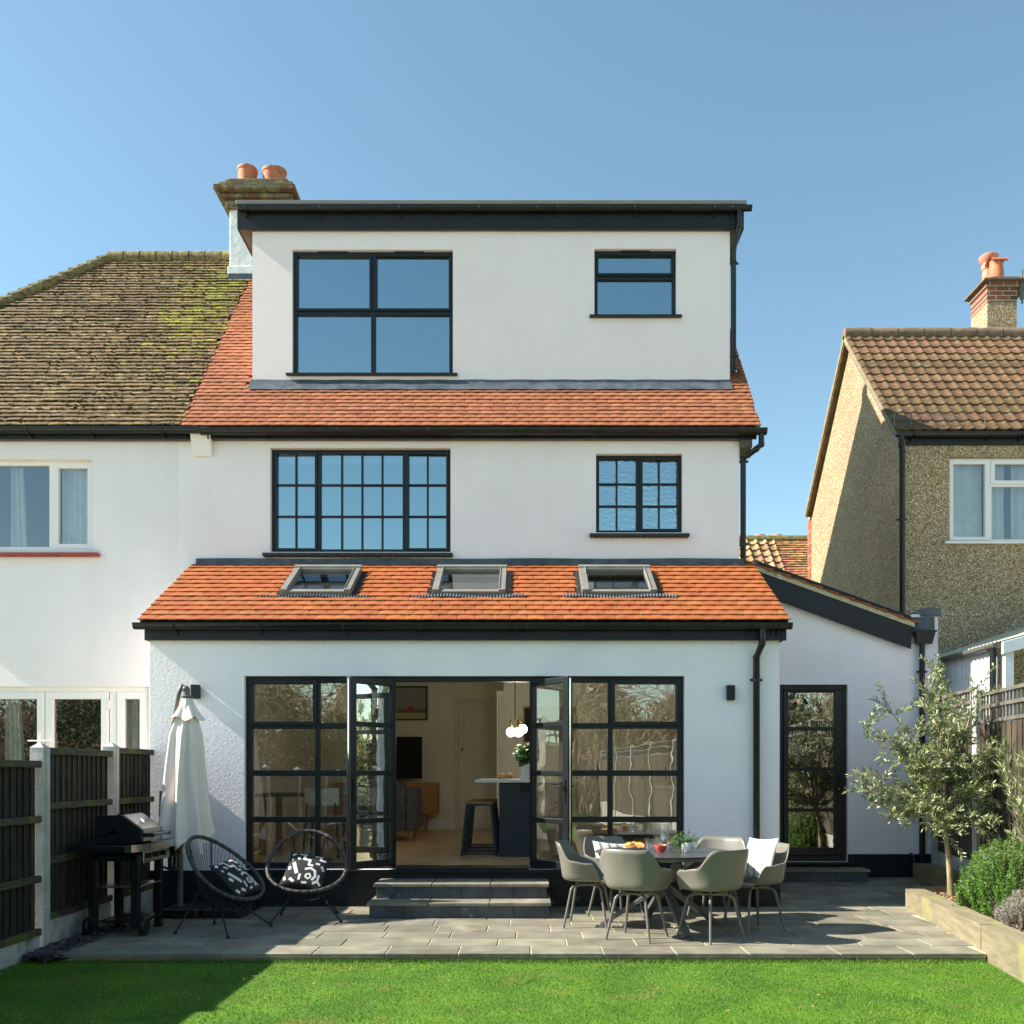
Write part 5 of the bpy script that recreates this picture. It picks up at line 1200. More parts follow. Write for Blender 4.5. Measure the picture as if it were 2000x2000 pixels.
def bush(name, label, c, rad, stems, mat, ll, lw, per, flower=None, z0=.13, seed=1, up=.5):
    t = thing(name, (c[0], c[1], z0), label, 'shrub'); rs = random.Random(seed); tw = MB(); LV = []; FL = []
    for k in range(stems):
        th = rs.uniform(0, 6.283); rr = math.sqrt(rs.random())
        ax = Vector((rr*math.cos(th)*rad[0], rr*math.sin(th)*rad[1], 0)); hz = rad[2]*math.sqrt(max(.05, 1-rr*rr*.85))*rs.uniform(.8, 1.12)
        p0 = Vector((c[0], c[1], z0)) + ax*.55; p1 = Vector((c[0], c[1], z0)) + ax*1.0 + Vector((rs.gauss(0, .02), rs.gauss(0, .02), hz)); 
        if rr > .75 and rs.random() < .55: p1.z = z0 + hz*rs.uniform(.25, .8); p1 += ax*.12
        tw.tube([p0, p0.lerp(p1, .5)+ax*.12, p1], [.0035, .0028, .0015], 4, caps=False)
        d = (p1-p0).normalized(); ps = []; ds = []
        for j in range(per):
            u = 1-.62*(rs.random()**1.1); q = Vector((rs.gauss(0, 1), rs.gauss(0, 1), rs.gauss(0, 1))); q = (q-d*q.dot(d)).normalized()
            base = p0.lerp(p1, u) + ax*.12*math.sin(u*math.pi); ps.append(base); ds.append(d*up+q)
        LV.append(leaves(np.array(ps), np.array(ds), rng.uniform(ll*.7, ll*1.2, per), lw))
        if flower and rs.random() < flower:
            fp = [p1 - d*rs.uniform(.02, .16) + Vector((rs.gauss(0,.012), rs.gauss(0,.012), 0)) for _ in range(5)]
            FL.append(leaves(np.array(fp), rng.normal(size=(5, 3)), .014, .012))
    tw.build('stems', 'twig', t, smooth=60); v, f = merge_leaves(LV); raw_mesh('foliage', v, f, mat, t)
    if FL: v, f = merge_leaves(FL); raw_mesh('flowers', v, f, 'lilac', t)
bush('rosemary_bush', 'bushy green rosemary with tiny lilac flowers in the raised bed', (4.32, 8.42), (.40, .42, .64), 620, 'rosemary', .028, .006, 80, .35, seed=2)
bush('lavender_bush', 'small grey clipped lavender at the right corner by the sleeper', (4.12, 7.62), (.26, .30, .30), 420, 'lavender', .03, .004, 40, None, seed=3, up=1.0)

# ------------------------------------------------------------------ garden steps
gs = thing('garden_steps', (-.66, 9.3, 0), 'two wide slate steps up to the open french doors', 'steps')
def step(parent, x0, x1, y0, y1, z0, z1, over=.022, n=3, th=.032, nr=4):
    for i in range(n):
        a = x0-over + (x1-x0+2*over)*i/n; b = x0-over + (x1-x0+2*over)*(i+1)/n - (.008 if i < n-1 else 0)
        m = MB(); m.box(a, b, y0-over, y1, z1-th, z1+random.uniform(-.001, .001)); m.build('tread', 'slab', parent, smooth=0, bevel=.005)
    m = MB()
    for i in range(nr):
        a = x0 + (x1-x0)*(i-.35)/(nr-.7) if i else x0; b = x0 + (x1-x0)*(i+.65)/(nr-.7) if i < nr-1 else x1
        m.box(a+.0015, b-.0015, y0, y0+.03, z0, z1-th-.001)
    m.box(x0, x0+.03, y0+.031, y1, z0, z1-th-.001); m.box(x1-.03, x1, y0+.031, y1, z0, z1-th-.001)
    m.build('riser', 'slabside', parent, smooth=0, bevel=.002, seg=1)
step(gs, -1.525, .207, 9.01, 9.785, .0, .152)
step(gs, -1.505, .195, 9.30, 9.785, .1525, .300)
as_ = thing('doorstep', (3.4, 11.3, .09), 'single dark slate step below the narrow annexe door', 'step')
step(as_, 2.75, X(1696, 11.2), 11.21, YS-.015, .06, .245, n=2, nr=3)

# ------------------------------------------------------------------ wall lights
for px0, px1_, py0, py1, lab in ((372, 388, 1337, 1364, 'black box wall light above the parasol'), (1420.6, 1436, 1338, 1367, 'black box wall light beside the downpipe')):
    yy = YE-.075
    a, b, c, d = X(px0, yy), X(px1_, yy), Z(py1, yy), Z(py0, yy)
    t = thing('wall_light', ((a+b)/2, YE, (c+d)/2), lab, 'wall light', 'wall lights on the extension')
    m = MB(); m.holed(a, b, yy, YE-.012, c, d, [(a+.012, b-.012, yy+.012, YE-.026)], lambda p, q, r_: (p, q, r_)); m.build('housing', 'fascia', t, smooth=0, bevel=.003)
    m = MB(); m.box(a+.008, b-.008, YE-.012, YE-.001, c+.01, d-.01); m.build('back_plate', 'plastic', t, smooth=0)
    m = MB(); m.box(a+.0125, b-.0125, yy+.0125, YE-.0265, (c+d)/2-.01, (c+d)/2+.01); m.build('lens', 'opal', t, smooth=0)

# ------------------------------------------------------------------ dining set on the patio
TC = Vector((1.235, 8.42, 0)); TH = .695; TR = .625
tb = thing('dining_table', TC, 'round charcoal garden table on crossed grey legs', 'table')
m = MB(); m.lathe([(.0, TH-.012), (TR-.05, TH-.014), (TR-.006, TH-.009), (TR, TH-.004), (TR-.004, TH), (.0, TH)], TC, 96, cap0=False, cap1=False); m.build('tabletop', 'top', tb, smooth=25)
m = MB(); m.lathe([(TR-.06, TH-.045), (TR-.035, TH-.043), (TR-.028, TH-.015), (TR-.06, TH-.015)], TC, 96, cap0=False, cap1=False); m.lathe([(.16, TH-.02), (.16, TH-.045), (.0, TH-.045)], TC, 24, cap0=False, cap1=False); m.build('rim', 'leg', tb)
for i, a in enumerate((170, 281, 28, 100)):
    a = R(a); m = MB(); dv = Vector((math.cos(a), math.sin(a), 0))
    foot = TC + dv*.57 + Vector((0, 0, .02)); head = TC - dv*.36 + Vector((0, 0, TH-.06))
    off = dv.cross(Vector((0,0,1)))*(.004*(i-1.5))
    m.bar(foot+off, head+off, .075, .04, up=(0, 0, 1)); f0 = foot+off
    m.obox(f0 - Vector((0, 0, .012)), (.10, .078, .014), Matrix.Rotation(a, 3, 'Z')); m.build('leg', 'tleg', tb, smooth=0, bevel=.006)

def make_chair():
    t = thing('garden_chair', (0, 0, 0), '', 'chair', 'taupe tub chairs around the garden table')
    def sm(a, b, x): x = min(1, max(0, (x-a)/(b-a))); return x*x*(3-2*x)
    SZ = .425
    def rim(ph):         # ph: degrees away from the back
        h = .345 - .155*sm(36, 66, ph) - .02*sm(66, 96, ph) - .17*sm(104, 136, ph) - .01*sm(136, 150, ph)
        return h
    def fn(u, v):
        ph = 360*u - 180; a = abs(ph); h = rim(a); th = R(ph - 90)
        dx, dy = math.cos(th), math.sin(th)
        k = sm(.015, .16, h)
        fl = .205 + .02*sm(110, 150, a)          # flat seat radius
        rt = .285 + .008*sm(36, 70, a)*(1-sm(100, 135, a)) - .05*sm(0, 1, max(0, (a-140)/40))*1
        e = 2.7
        sq = (abs(dx)**e + abs(dy)**e)**(-1/e)
        if v < .42: q = v/.42; r_ = fl*q; z = SZ + .004*q*q - .012*(1-q*q)*.8
        elif v < .62:
            q = (v-.42)/.2*math.pi/2; r_ = fl + (.045*k+.012*(1-k))*math.sin(q); z = SZ+.004 + (.06*k)*(1-math.cos(q)) - .006*(1-k)*(1-math.cos(q))
        else:
            q = (v-.62)/.38; r0 = fl + .045*k+.012*(1-k); z0_ = SZ+.004+.06*k-.006*(1-k)
            r_ = r0 + (rt-r0)*q*k + .012*(1-k)*q; z = z0_ + (SZ+h-z0_)*q*k - .012*(1-k)*q
            if a < 60: r_ += .035*(q**2)*k*(1-a/60)
        return (dx*sq*r_*1.0, dy*sq*r_*.93 - .02*0, z)
    m = MB(); m.grid(fn, 96, 18, wrap=True)
    sh = m.build('shell', 'shell', t, smooth=60)
    md = sh.modifiers.new('solid', 'SOLIDIFY'); md.thickness = .011; md.offset = 0
    m = MB(); m.obox((0, 0, SZ-.035), (.2, .2, .012), Matrix.Identity(3))
    for q in ((.09,.09),(-.09,.09),(.09,-.09),(-.09,-.09)): m.tube([(q[0], q[1], SZ-.035), (q[0], q[1], SZ-.008)], .012, 8)
    m.build('mount', 'leg', t, smooth=30)
    for sx_, sy_ in ((-1,-1),(1,-1),(1,1),(-1,1)):
        m = MB(); pts = [Vector((0, 0, SZ-.046)), Vector((sx_*.075, sy_*.075, SZ-.046))]
        for i in range(1, 7):
            q = i/6*math.pi/2; pts.append(Vector((sx_*(.085+.055*math.sin(q)), sy_*(.085+.055*math.sin(q)), SZ-.046-.06*(1-math.cos(q)))))
        pts.append(Vector((sx_*.197, sy_*.197, 0)))
        m.tube(pts, [.013]*8 + [.011], 10); m.build('leg', 'leg', t, smooth=50)
    return t
chair = make_chair()
seats = [(.93, 7.94, 60, 'tub chair at the front left with its back to the lawn'),
         (1.545, 7.89, 124, 'tub chair at the front right with its back to the lawn'),
         (.56, 8.60, -12, 'tub chair nearest the open door, at the left of the round table'),
         (2.02, 8.36, 202, 'tub chair at the right of the table holding an upright striped cushion'),
         (.86, 9.08, -62, 'tub chair behind the table with a striped cushion lying in it'),
         (1.80, 9.02, -122, 'empty tub chair behind the potted plant against the white wall')]
for i, (x, y, h_, lab) in enumerate(seats):
    c = chair if i == 0 else dup(chair)
    place(c, (x, y, 0), R(h_-90), lab)

def pillow(mb, w_, h_, t_, n=22):
    """pillow surface points: fn(u,v,side)"""
    def P(u, v, s_, off=0):
        a, b = 2*u-1, 2*v-1
        pinch = 1 - .07*(1-abs(a)**2)*abs(b)**3
        x = w_*.5*a*(1-.08*(1-b*b)*abs(a)**3); y = h_*.5*b*(1-.08*(1-a*a)*abs(b)**3)
        z = s_*(t_*.5*((1-a*a)**.55)*((1-b*b)**.55) + off)
        return Vector((x, y, z))
    return P
def build_pillow(name, label, cat, group, w_, h_, t_, mats, loc, mat3, strokes=()):
    P = pillow(None, w_, h_, t_); m = MB(); tr = lambda v: Vector(loc) + mat3 @ v
    for s_ in (1, -1): m.grid(lambda u, v: tr(P(u if s_ > 0 else 1-u, v, s_)), 24, 24)
    m.cur = 1
    def stroke(pl, wd, s_):
        pts = []
        for (a, b), (c, d) in zip(pl[:-1], pl[1:]):
            L_ = math.hypot((c-a)*w_, (d-b)*h_); k = max(2, int(L_/.012))
            pts += [(a+(c-a)*i/k, b+(d-b)*i/k) for i in range(k)]
        pts.append(pl[-1]); vs = []
        for i, (a, b) in enumerate(pts):
            p, q = pts[max(0, i-1)], pts[min(len(pts)-1, i+1)]; tx, ty = q[0]-p[0], q[1]-p[1]; l_ = math.hypot(tx, ty) or 1; nx_, ny_ = -ty/l_, tx/l_
            for k in (-1, 0, 1):
                uu, vv = min(.995, max(.005, a+nx_*wd*k)), min(.995, max(.005, b+ny_*wd*k)); vs.append(tr(P(uu, vv, s_, .0018)))
        m.add(vs, [(3*i+k, 3*i+k+1, 3*i+k+4, 3*i+k+3) for i in range(len(pts)-1) for k in (0, 1)])
    for pl, wd in strokes:
        for s_ in (1, -1): stroke(pl, wd, s_)
    o = m.build(name, mats, None, smooth=60); tag(o, label, cat, group); return o
stripes = [([(u, .01), (u, .99)], .0085) for u in (.14, .17, .36, .39, .58, .61, .80, .83)]
def rotm(rx, ry, rz): return (Matrix.Rotation(R(rz), 3, 'Z') @ Matrix.Rotation(R(ry), 3, 'Y') @ Matrix.Rotation(R(rx), 3, 'X'))
build_pillow('cushion', 'upright white cushion with thin dark stripes in the right hand chair', 'cushion', None, .42, .40, .13, ['cushion_w', 'cushion'], (2.075, 8.39, .628), rotm(72, 0, 202-90+180) @ rotm(0, 0, 3), [([(u, .01), (u, .99)], .0055) for u in (.14, .17, .36, .39, .58, .61, .80, .83)])
build_pillow('cushion', 'striped white cushion behind the croissant plate with only its top edge showing', 'cushion', None, .42, .36, .12, ['cushion_w', 'cushion'], (.84, 9.08, .565), rotm(62, 6, 22), [([(u, .01), (u, .99)], .0055) for u in (.14, .17, .36, .39, .58, .61, .80, .83)])

def on_top(px, py): 
    Y_ = (CZ-TH)*F/(py-HY); return X(px, Y_), Y_
# plate of croissants
def croissant(mb, c, rz, L_=.12, r_=.032):
    pts = []; rr = []
    for i in range(15):
        u = i/14*2-1; pts.append(Vector((math.sin(u*1.25)*L_*.5, -.03*math.cos(u*1.6)+.02, 0))); rr.append(max(.006, r_*(1-abs(u)**1.7)*(1+.12*math.sin(i*2.2))))
    mm = Matrix.Rotation(rz, 3, 'Z'); mb.tube([Vector(c) + mm @ p + Vector((0, 0, r_*.85)) for p in pts], rr, 10)
x, y = on_top(1238, 1658)
pl = thing('plate', (x, y, TH), 'dark rimmed plate with croissants on the round garden table', 'plate')
m = MB(); m.lathe([(.0, TH+.002), (.06, TH+.002), (.105, TH+.013), (.107, TH+.016), (.06, TH+.006), (.0, TH+.006)], (x, y, 0), 32, cap0=False, cap1=False); m.build('dish', 'porcelain', pl)
for i, (dx_, dy_, a) in enumerate(((-.042, -.015, .3), (.045, -.02, 2.8), (.0, .045, 1.2))):
    m = MB(); croissant(m, (x+dx_, y+dy_, TH+.007), a); tag(m.build('croissant', 'croissant', None, smooth=70), ['left croissant on the garden table plate', 'right croissant on the garden table plate', 'back croissant on the garden table plate'][i], 'croissant', 'croissants on the garden table')
# bowl, tumblers, carafe, potted plant
x, y = on_top(1290.5, 1664)
m = MB(); m.lathe([(.0, TH+.001), (.028, TH+.001), (.03, TH+.008), (.045, TH+.022), (.058, TH+.05), (.061, TH+.062), (.059, TH+.062), (.043, TH+.026), (.0, TH+.012)], (x, y, 0), 32, cap0=False, cap1=False)
tag(m.build('bowl', 'coral', None), 'small coral red bowl at the front of the round table', 'bowl')
for px, py, lab in ((1268.5, 1660, 'clear glass tumbler behind the coral bowl on its left'), (1286, 1656, 'clear glass tumbler between the coral bowl and the carafe')):
    x, y = on_top(px, py); m = MB(); m.lathe([(.0, TH+.001), (.030, TH+.001), (.032, TH+.03), (.035, TH+.055), (.041, TH+.06), (.043, TH+.105), (.0405, TH+.105), (.0385, TH+.06), (.028, TH+.012), (.0, TH+.010)], (x, y, 0), 12, cap0=False, cap1=False)
    tag(m.build('tumbler', 'water', None, smooth=20), lab, 'glass', 'tumblers on the garden table')
x, y = on_top(1298, 1658)
cf = thing('carafe', (x, y, TH), 'glass water carafe with lime slices on the round table', 'carafe')
m = MB(); m.lathe([(.0, TH+.001), (.045, TH+.001), (.056, TH+.02), (.058, TH+.06), (.046, TH+.13), (.042, TH+.15), (.044, TH+.21), (.036, TH+.235), (.024, TH+.24), (.022, TH+.245)], (x, y, 0), 24, cap0=False, cap1=False); m.build('vessel', 'water', cf)
m = MB(); m.lathe([(.0, TH+.006), (.042, TH+.006), (.052, TH+.022), (.053, TH+.06), (.042, TH+.128), (.0, TH+.13)], (x, y, 0), 24, cap0=False, cap1=False); m.build('water', 'water', cf)
m = MB()
for a in (.3, 2.2): m.lathe([(.0, -.002), (.03, -.002), (.03, .002), (.0, .002)], (x+.008*math.cos(a), y+.008*math.sin(a), TH+.132), 16, Matrix.Rotation(.35*math.cos(a), 3, 'X') @ Matrix.Rotation(.4, 3, 'Y'), cap0=False, cap1=False)
m.build('lime_slice', 'plantg', cf)
x, y = on_top(1342, 1664)
pp = thing('potted_plant', (x, y, TH), 'trailing green plant in a small white pot on the round table', 'potted plant')
m = MB(); m.lathe([(.0, TH+.001), (.04, TH+.001), (.047, TH+.012), (.054, TH+.06), (.054, TH+.088), (.050, TH+.088), (.048, TH+.07), (.0, TH+.07)], (x, y, 0), 28, cap0=False, cap1=False); m.build('pot', 'porcelain', pp)
rs = random.Random(9); tw = MB(); LV = []
for k in range(54):
    a = rs.uniform(0, 6.283) if k % 3 else rs.gauss(math.pi, .5); d = Vector((math.cos(a), math.sin(a)*.8, 0)); ln = rs.uniform(.06, .14); hang = rs.random() < .55
    p0 = Vector((x, y, TH+.075)) + d*.02; p1 = p0 + d*ln*.5 + Vector((0, 0, rs.uniform(.03, .09 if not hang else .05))); p2 = p1 + d*ln*.4 + Vector((0, 0, -rs.uniform(.05, .12) if hang else rs.uniform(0, .06))); p2.z = max(p2.z, TH+.012)
    tw.tube([p0, p1, p2], .0012, 3, caps=False); ps = []; ds = []
    for j in range(26):
        u = j/25*2; q = p0.lerp(p1, u) if u < 1 else p1.lerp(p2, u-1); ps.append(q + Vector((rs.gauss(0, .003), rs.gauss(0, .003), rs.gauss(0, .003)))); ds.append(Vector((rs.gauss(0, 1), rs.gauss(0, 1), rs.gauss(0, 1))))
    LV.append(leaves(np.array(ps), np.array(ds), .013, .009))
tw.build('stems', 'plantg', pp); v, f = merge_leaves(LV); raw_mesh('leaves', v, f, 'plantg', pp)

# ------------------------------------------------------------------ string lounge chairs
def make_lounge():
    t = thing('string_chair', (0, 0, 0), '', 'lounge chair', 'round black string chairs')
    tilt = R(42); ux = Vector((1, 0, 0)); vy = Vector((0, math.cos(tilt), math.sin(tilt))); C0 = Vector((0, .03, .565))
    def rim(a):
        ca, sa = math.cos(a), math.sin(a)
        return C0 + ux*(.365*ca*(1-.10*sa)) + vy*(.395*sa) + Vector((0, -.02*ca*ca, -.03*ca*ca))
    K = 72
    m = MB(); m.tube([rim(2*math.pi*i/K) for i in range(K)], .0175, 10, closed=True); m.build('rim', 'rim', t, smooth=60)
    cc = Vector((0, .075, .225)); 
    def hub(a): return cc + ux*.10*math.cos(a) + Vector((0, .13*math.sin(a), .035*math.sin(a)))
    m = MB(); m.tube([hub(2*math.pi*i/24) for i in range(24)], .009, 6, closed=True); m.build('seat_ring', 'cord', t, smooth=60)
    m = MB(); n = 66
    for i in range(n):
        a = 2*math.pi*i/n; p, q = rim(a), hub(a); s_ = .018 + .05*(1 if math.sin(a) < 0 else .2)
        mid = p.lerp(q, .5) + Vector((0, .02*math.cos(a)**2, -s_*.6))
        m.tube([p, mid, q], .0025, 4, caps=False)
        if i % 2 == 0: m.tube([p+Vector((0,0,.0)), rim(a+.03)], .021, 6, caps=False)
    m.build('cords', 'cord', t, smooth=60)
    m = MB()
    jn = []
    for a in (R(215), R(325), R(62), R(118)):
        p = rim(a); e = p.lerp(hub(a), .72) + Vector((0, 0, -.035)); m.tube([p, p.lerp(e, .5)+Vector((0, 0, -.03)), e], .007, 6); jn.append(e)
    m.tube(jn, .007, 6, closed=True); m.build('frame', 'cord', t, smooth=60)
    for (fx_, fy_), e in zip(((-.32, -.24), (.32, -.24), (.27, .33), (-.27, .33)), jn):
        m = MB(); m.tube([e, Vector((fx_, fy_, .015))], .0085, 8); lg = m.build('leg', 'cord', t, smooth=60)
        m = MB(); m.sphere((fx_, fy_, .016), .016, 10, 6); m.build('foot', 'cord', lg, smooth=60)
    return t
lc = make_lounge(); lc2 = dup(lc)
place(lc2, (-2.10, 8.92, 0), R(10), 'black string chair facing the lawn, in front of the left window')
place(lc, (-2.66, 8.28, 0), R(72), 'black string chair turned side on beside the barbecue')
marks = [([(.08,.86),(.16,.93)], .035), ([(.25,.93),(.42,.93)], .028), ([(.40,.95),(.40,.74),(.55,.74),(.55,.58),(.66,.58)], .03), ([(.10,.72),(.14,.72)], .035), ([(.18,.62),(.34,.30)], .042), ([(.10,.50),(.14,.40)], .035),
         ([(.62,.92),(.78,.92),(.78,.80),(.92,.80)], .028), ([(.50,.44),(.62,.50),(.74,.44),(.78,.30),(.72,.18)], .03), ([(.42,.30),(.42,.14)], .028), ([(.56,.30),(.63,.34),(.68,.27),(.63,.20),(.56,.24),(.56,.30)], .022), ([(.86,.62),(.94,.50)], .035),
         ([(.86,.36),(.86,.18),(.95,.10)], .03), ([(.86,.20),(.76,.10)], .03), ([(.20,.16),(.32,.08)], .035), ([(.05,.20),(.10,.10)], .03), ([(.70,.66),(.80,.66)], .03), ([(.50,.08),(.62,.10)], .028), ([(.24,.80),(.30,.72)], .03)]
build_pillow('cushion', 'black cushion with white brush marks in the string chair facing the lawn', 'cushion', None, .40, .40, .12, ['cushion', 'cushion_w'], (-2.09, 8.83, .475), rotm(46, 0, 8) @ rotm(0, 0, -12), marks)
build_pillow('cushion', 'black cushion with white brush marks in the side on string chair', 'cushion', None, .40, .40, .12, ['cushion', 'cushion_w'], (-2.58, 8.27, .475), rotm(46, 0, 72) @ rotm(0, 0, 8), marks)

# ------------------------------------------------------------------ closed parasol
mx_, my_ = X(351.6, 9.25), 9.25
ps_ = thing('parasol', (mx_, my_, 0), 'closed cream cantilever parasol on a black slab base by the wall', 'parasol')
m = MB()
for a, b in ((0, 0), (0, 1), (1, 0), (1, 1)):
    x0 = X(318, 9.1) + a*.40; y0 = 8.98 + b*.36
    m.prism([(x0+.03, y0), (x0+.36, y0), (x0+.39, y0+.03), (x0+.39, y0+.32), (x0+.36, y0+.35), (x0+.03, y0+.35), (x0, y0+.32), (x0, y0+.03)], lambda p, q, r_: (p, q, r_), .0, .085)
m.build('base', 'plastic', ps_, smooth=0, bevel=.012)
m = MB(); m.tube([(mx_, my_, .05), (mx_, my_, 1.35)], .03, 16); m.tube([(mx_, my_, .08), (mx_, my_, .10)], .05, 16); m.build('mast', 'pole', ps_)
top = Vector((X(352, 9.0), 9.0, Z(1340, 9.0))); cb = X(365, 9.0)
low = Vector((X(318, 9.1), 9.1, Z(1585, 9.1)))
m = MB(); pts = [low, low.lerp(top, .35)+Vector((.0, 0, .02)), low.lerp(top, .75)+Vector((-.012, 0, .01)), top - Vector((.015, 0, .08)), top + Vector((.02, 0, .01)), top + Vector((.06, 0, -.02))]
m.tube(pts, .02, 12); m.tube([low+Vector((-.012, 0, -.05)), low+Vector((-.005, 0, .2))], .026, 12); m.tube([low, Vector((mx_, my_, 1.30))], .022, 10)
m.build('arm', 'pole', ps_)
m = MB(); kz = 1.02; k0 = Vector((X(340, 9.05), 9.05, 0)); 
m.tube([Vector((X(331, 9.1), 9.1, 1.0)), Vector((X(332, 9.1), 9.1, .47))], .02, 10); m.tube([Vector((X(342, 9.1), 9.1, .95)), Vector((X(341, 9.1), 9.1, .5))], .018, 10); m.tube([Vector((X(341, 9.08), 9.08, .72)), Vector((X(341, 9.08), 9.08, .6))], .028, 12)
m.sphere((X(338, 9.08), 9.08, .46), .05, 12, 8, (1.1, .8, .8)); m.tube([Vector((X(335, 9.03), 9.03, .46)), Vector((X(314, 8.98), 8.98, .51))], .011, 8); m.build('crank', 'plastic', ps_)
m = MB(); m.tube([(cb, 9.0, top.z-.02), (cb, 9.0, top.z-.13)], .03, 12); m.lathe([(.045, top.z-.09), (.055, top.z-.10), (.05, top.z-.12)], (cb, 9.0, 0), 16); m.sphere((cb-.01, 9.0, top.z-.03), .035, 10, 8); m.build('hub', 'pole', ps_)
ct = Z(1362, 9.0); cbm = Z(1645, 9.0); cvx = (X(365, 9.0), X(362, 9.0))
rs = random.Random(2)
def canopy(u, v):
    a = 2*math.pi*u; t = v
    zz = ct - .02 - (ct-.02-cbm)*t
    rr = .05 + .065*min(1, t/.25) + .10*t**1.2
    f_ = .18 + .32*t
    rr *= 1 + f_*.55*math.sin(8*a + .8*math.sin(3*t) + .6) + .12*t*math.sin(3*a+2) + .06*math.sin(13*a+4*t)
    zz += t**6*(.07*math.sin(5*a+1) + .06*math.sin(2*a+.3))
    xx = cvx[0] + (cvx[1]-cvx[0])*t - .01*math.sin(t*3)
    return (xx + rr*math.cos(a), 9.0 + rr*math.sin(a), zz)
m = MB(); m.grid(canopy, 160, 36, wrap=True)
m.grid(lambda u, v: (cvx[0]+(.045+.10*v**1.4*(1+.22*math.sin(5*2*math.pi*u+.5)))*math.cos(2*math.pi*u), 9.0+(.045+.09*v**1.4*(1+.22*math.sin(5*2*math.pi*u+.5)))*math.sin(2*math.pi*u), ct-.21*v-.02*v*math.sin(5*2*math.pi*u+2)), 80, 10, wrap=True)
m.build('canopy', 'canvas', ps_, smooth=70)
m = MB()
for i in range(6):
    a = i*math.pi/3+.3; m.tube([(cvx[1]+.03*math.cos(a), 9.0+.03*math.sin(a), cbm+.3), (cvx[1]+.06*math.cos(a), 9.0+.06*math.sin(a), cbm-.04)], .008, 6)
m.build('ribs', 'plastic', ps_)

# ------------------------------------------------------------------ barbecue
bq = thing('barbecue', (-3.5, 8.3, 0), 'black gas barbecue trolley with steel lid front and two wheels', 'barbecue')
bx0, bx1, by0, by1 = -3.80, -3.34, 8.02, 8.62
for x, y, z0 in ((-3.74, 8.06, .06), (-3.375, 8.06, .06), (-3.74, 8.56, .0), (-3.375, 8.56, .0)):
    m = MB(); m.box(x-.033, x+.033, y-.03, y+.03, z0, .70); m.build('leg', 'enamel', bq, smooth=0, bevel=.005)
for x in (-3.785, -3.30):
    m = MB(); m.lathe([(.02, -.022), (.066, -.024), (.078, -.014), (.078, .014), (.066, .024), (.02, .022)], (x, 8.05, .08), 28, Matrix.Rotation(R(90), 3, 'Y')); wh = m.build('wheel', 'plastic', bq)
    m = MB(); m.lathe([(.0, -.026), (.035, -.026), (.035, .026), (.0, .026)], (x, 8.05, .08), 16, Matrix.Rotation(R(90), 3, 'Y'), cap0=False, cap1=False); m.build('hub_cap', 'enamel', wh)
for z, mt in ((.105, 'enamel'), (.405, 'steel')):
    m = MB(); m.box(-3.705, -3.34, 8.09, 8.53, z, z+.02); m.build('shelf', mt, bq, smooth=0, bevel=.004)
m = MB(); m.box(-3.75, -3.36, 8.03, 8.60, .64, .70); m.box(-3.74, -3.40, 8.05, 8.58, .70, .735); m.build('firebox', 'enamel', bq, smooth=0, bevel=.01)
m = MB(); m.prism([(-3.88, 7.90), (-3.345, 7.90), (-3.30, 7.98), (-3.255, 8.20), (-3.25, 8.42), (-3.28, 8.68), (-3.33, 8.80), (-3.88, 8.80)], lambda p, q, r_: (p, q, r_), .735, .785); m.build('worktop', 'enamel', bq, smooth=30, bevel=.006)
m = MB()
edge = [(-3.40, 7.895), (-3.343, 7.895), (-3.296, 7.978), (-3.25, 8.20), (-3.245, 8.42), (-3.275, 8.68), (-3.327, 8.805)]
m.add([(x, y, z) for x, y in edge for z in (.728, .79)], [(2*i, 2*i+2, 2*i+3, 2*i+1) for i in range(len(edge)-1)])
m.add([(x, y, .79) for x, y in edge] + [(x-.03, y+.01, .79) for x, y in edge], [(i, i+1, 7+i+1, 7+i) for i in range(6)]); m.build('trim', 'steel', bq, smooth=50)
m = MB(); m.box(-3.36, -3.335, 8.13, 8.72, .615, .73); m.build('control_panel', 'steel', bq, smooth=0, bevel=.005)
for i in range(3):
    m = MB(); m.lathe([(.024, 0), (.022, .03)], (-3.335, 8.22+.16*i, .675), 16, Matrix.Rotation(R(90), 3, 'Y')); m.build('knob', 'plastic', bq)
pz = lambda cy: 1.1796 - cy*.000616 - .0
pxh = lambda cx: -3.73 + (cx-170)*.000616
prof = [(170,300),(183,258),(215,235),(540,228),(570,238),(825,428),(838,455),(838,612),(690,612),(560,520),(480,455),(440,438),(400,460),(370,505),(330,520),(205,512),(172,470)]
prof = [(pxh(a), pz(b)) for a, b in prof]
hy0, hy1 = 8.05, 8.50
m = MB(); m.prism(prof, fXZ, hy0, hy0+.03); m.prism(prof, fXZ, hy1-.03, hy1)
m.prism([(pxh(200), pz(290)), (pxh(545), pz(246)), (pxh(815), pz(445)), (pxh(815), pz(600)), (pxh(700), pz(600)), (pxh(420), pz(480)), (pxh(200), pz(500))], fXZ, hy0+.03, hy1-.03)
m.box(pxh(210), pxh(690), hy0+.01, hy1-.01, .786, pz(500)); hood = m.build('lid', 'enamel', bq, smooth=25, bevel=.006)
m = MB(); q = [(540,232),(565,238),(822,430),(834,458),(834,608)]
vs = [(pxh(a)+.003, yy, pz(b)+.004) for a, b in q for yy in (hy0+.032, hy1-.032)]; m.add(vs, [(2*i, 2*i+2, 2*i+3, 2*i+1) for i in range(4)]); m.build('lid_front', 'steel', hood, smooth=30)
m = MB(); ex = (pxh(700)+.006, (hy0+hy1)/2-.03, pz(336)+.008); m.lathe([(.0, .004), (.022, .004), (.026, 0)], ex, 20, Matrix.Rotation(R(53), 3, 'Y') @ Matrix.Diagonal((1, 1.25, 1)), cap0=False); m.build('badge', 'chrome', hood)
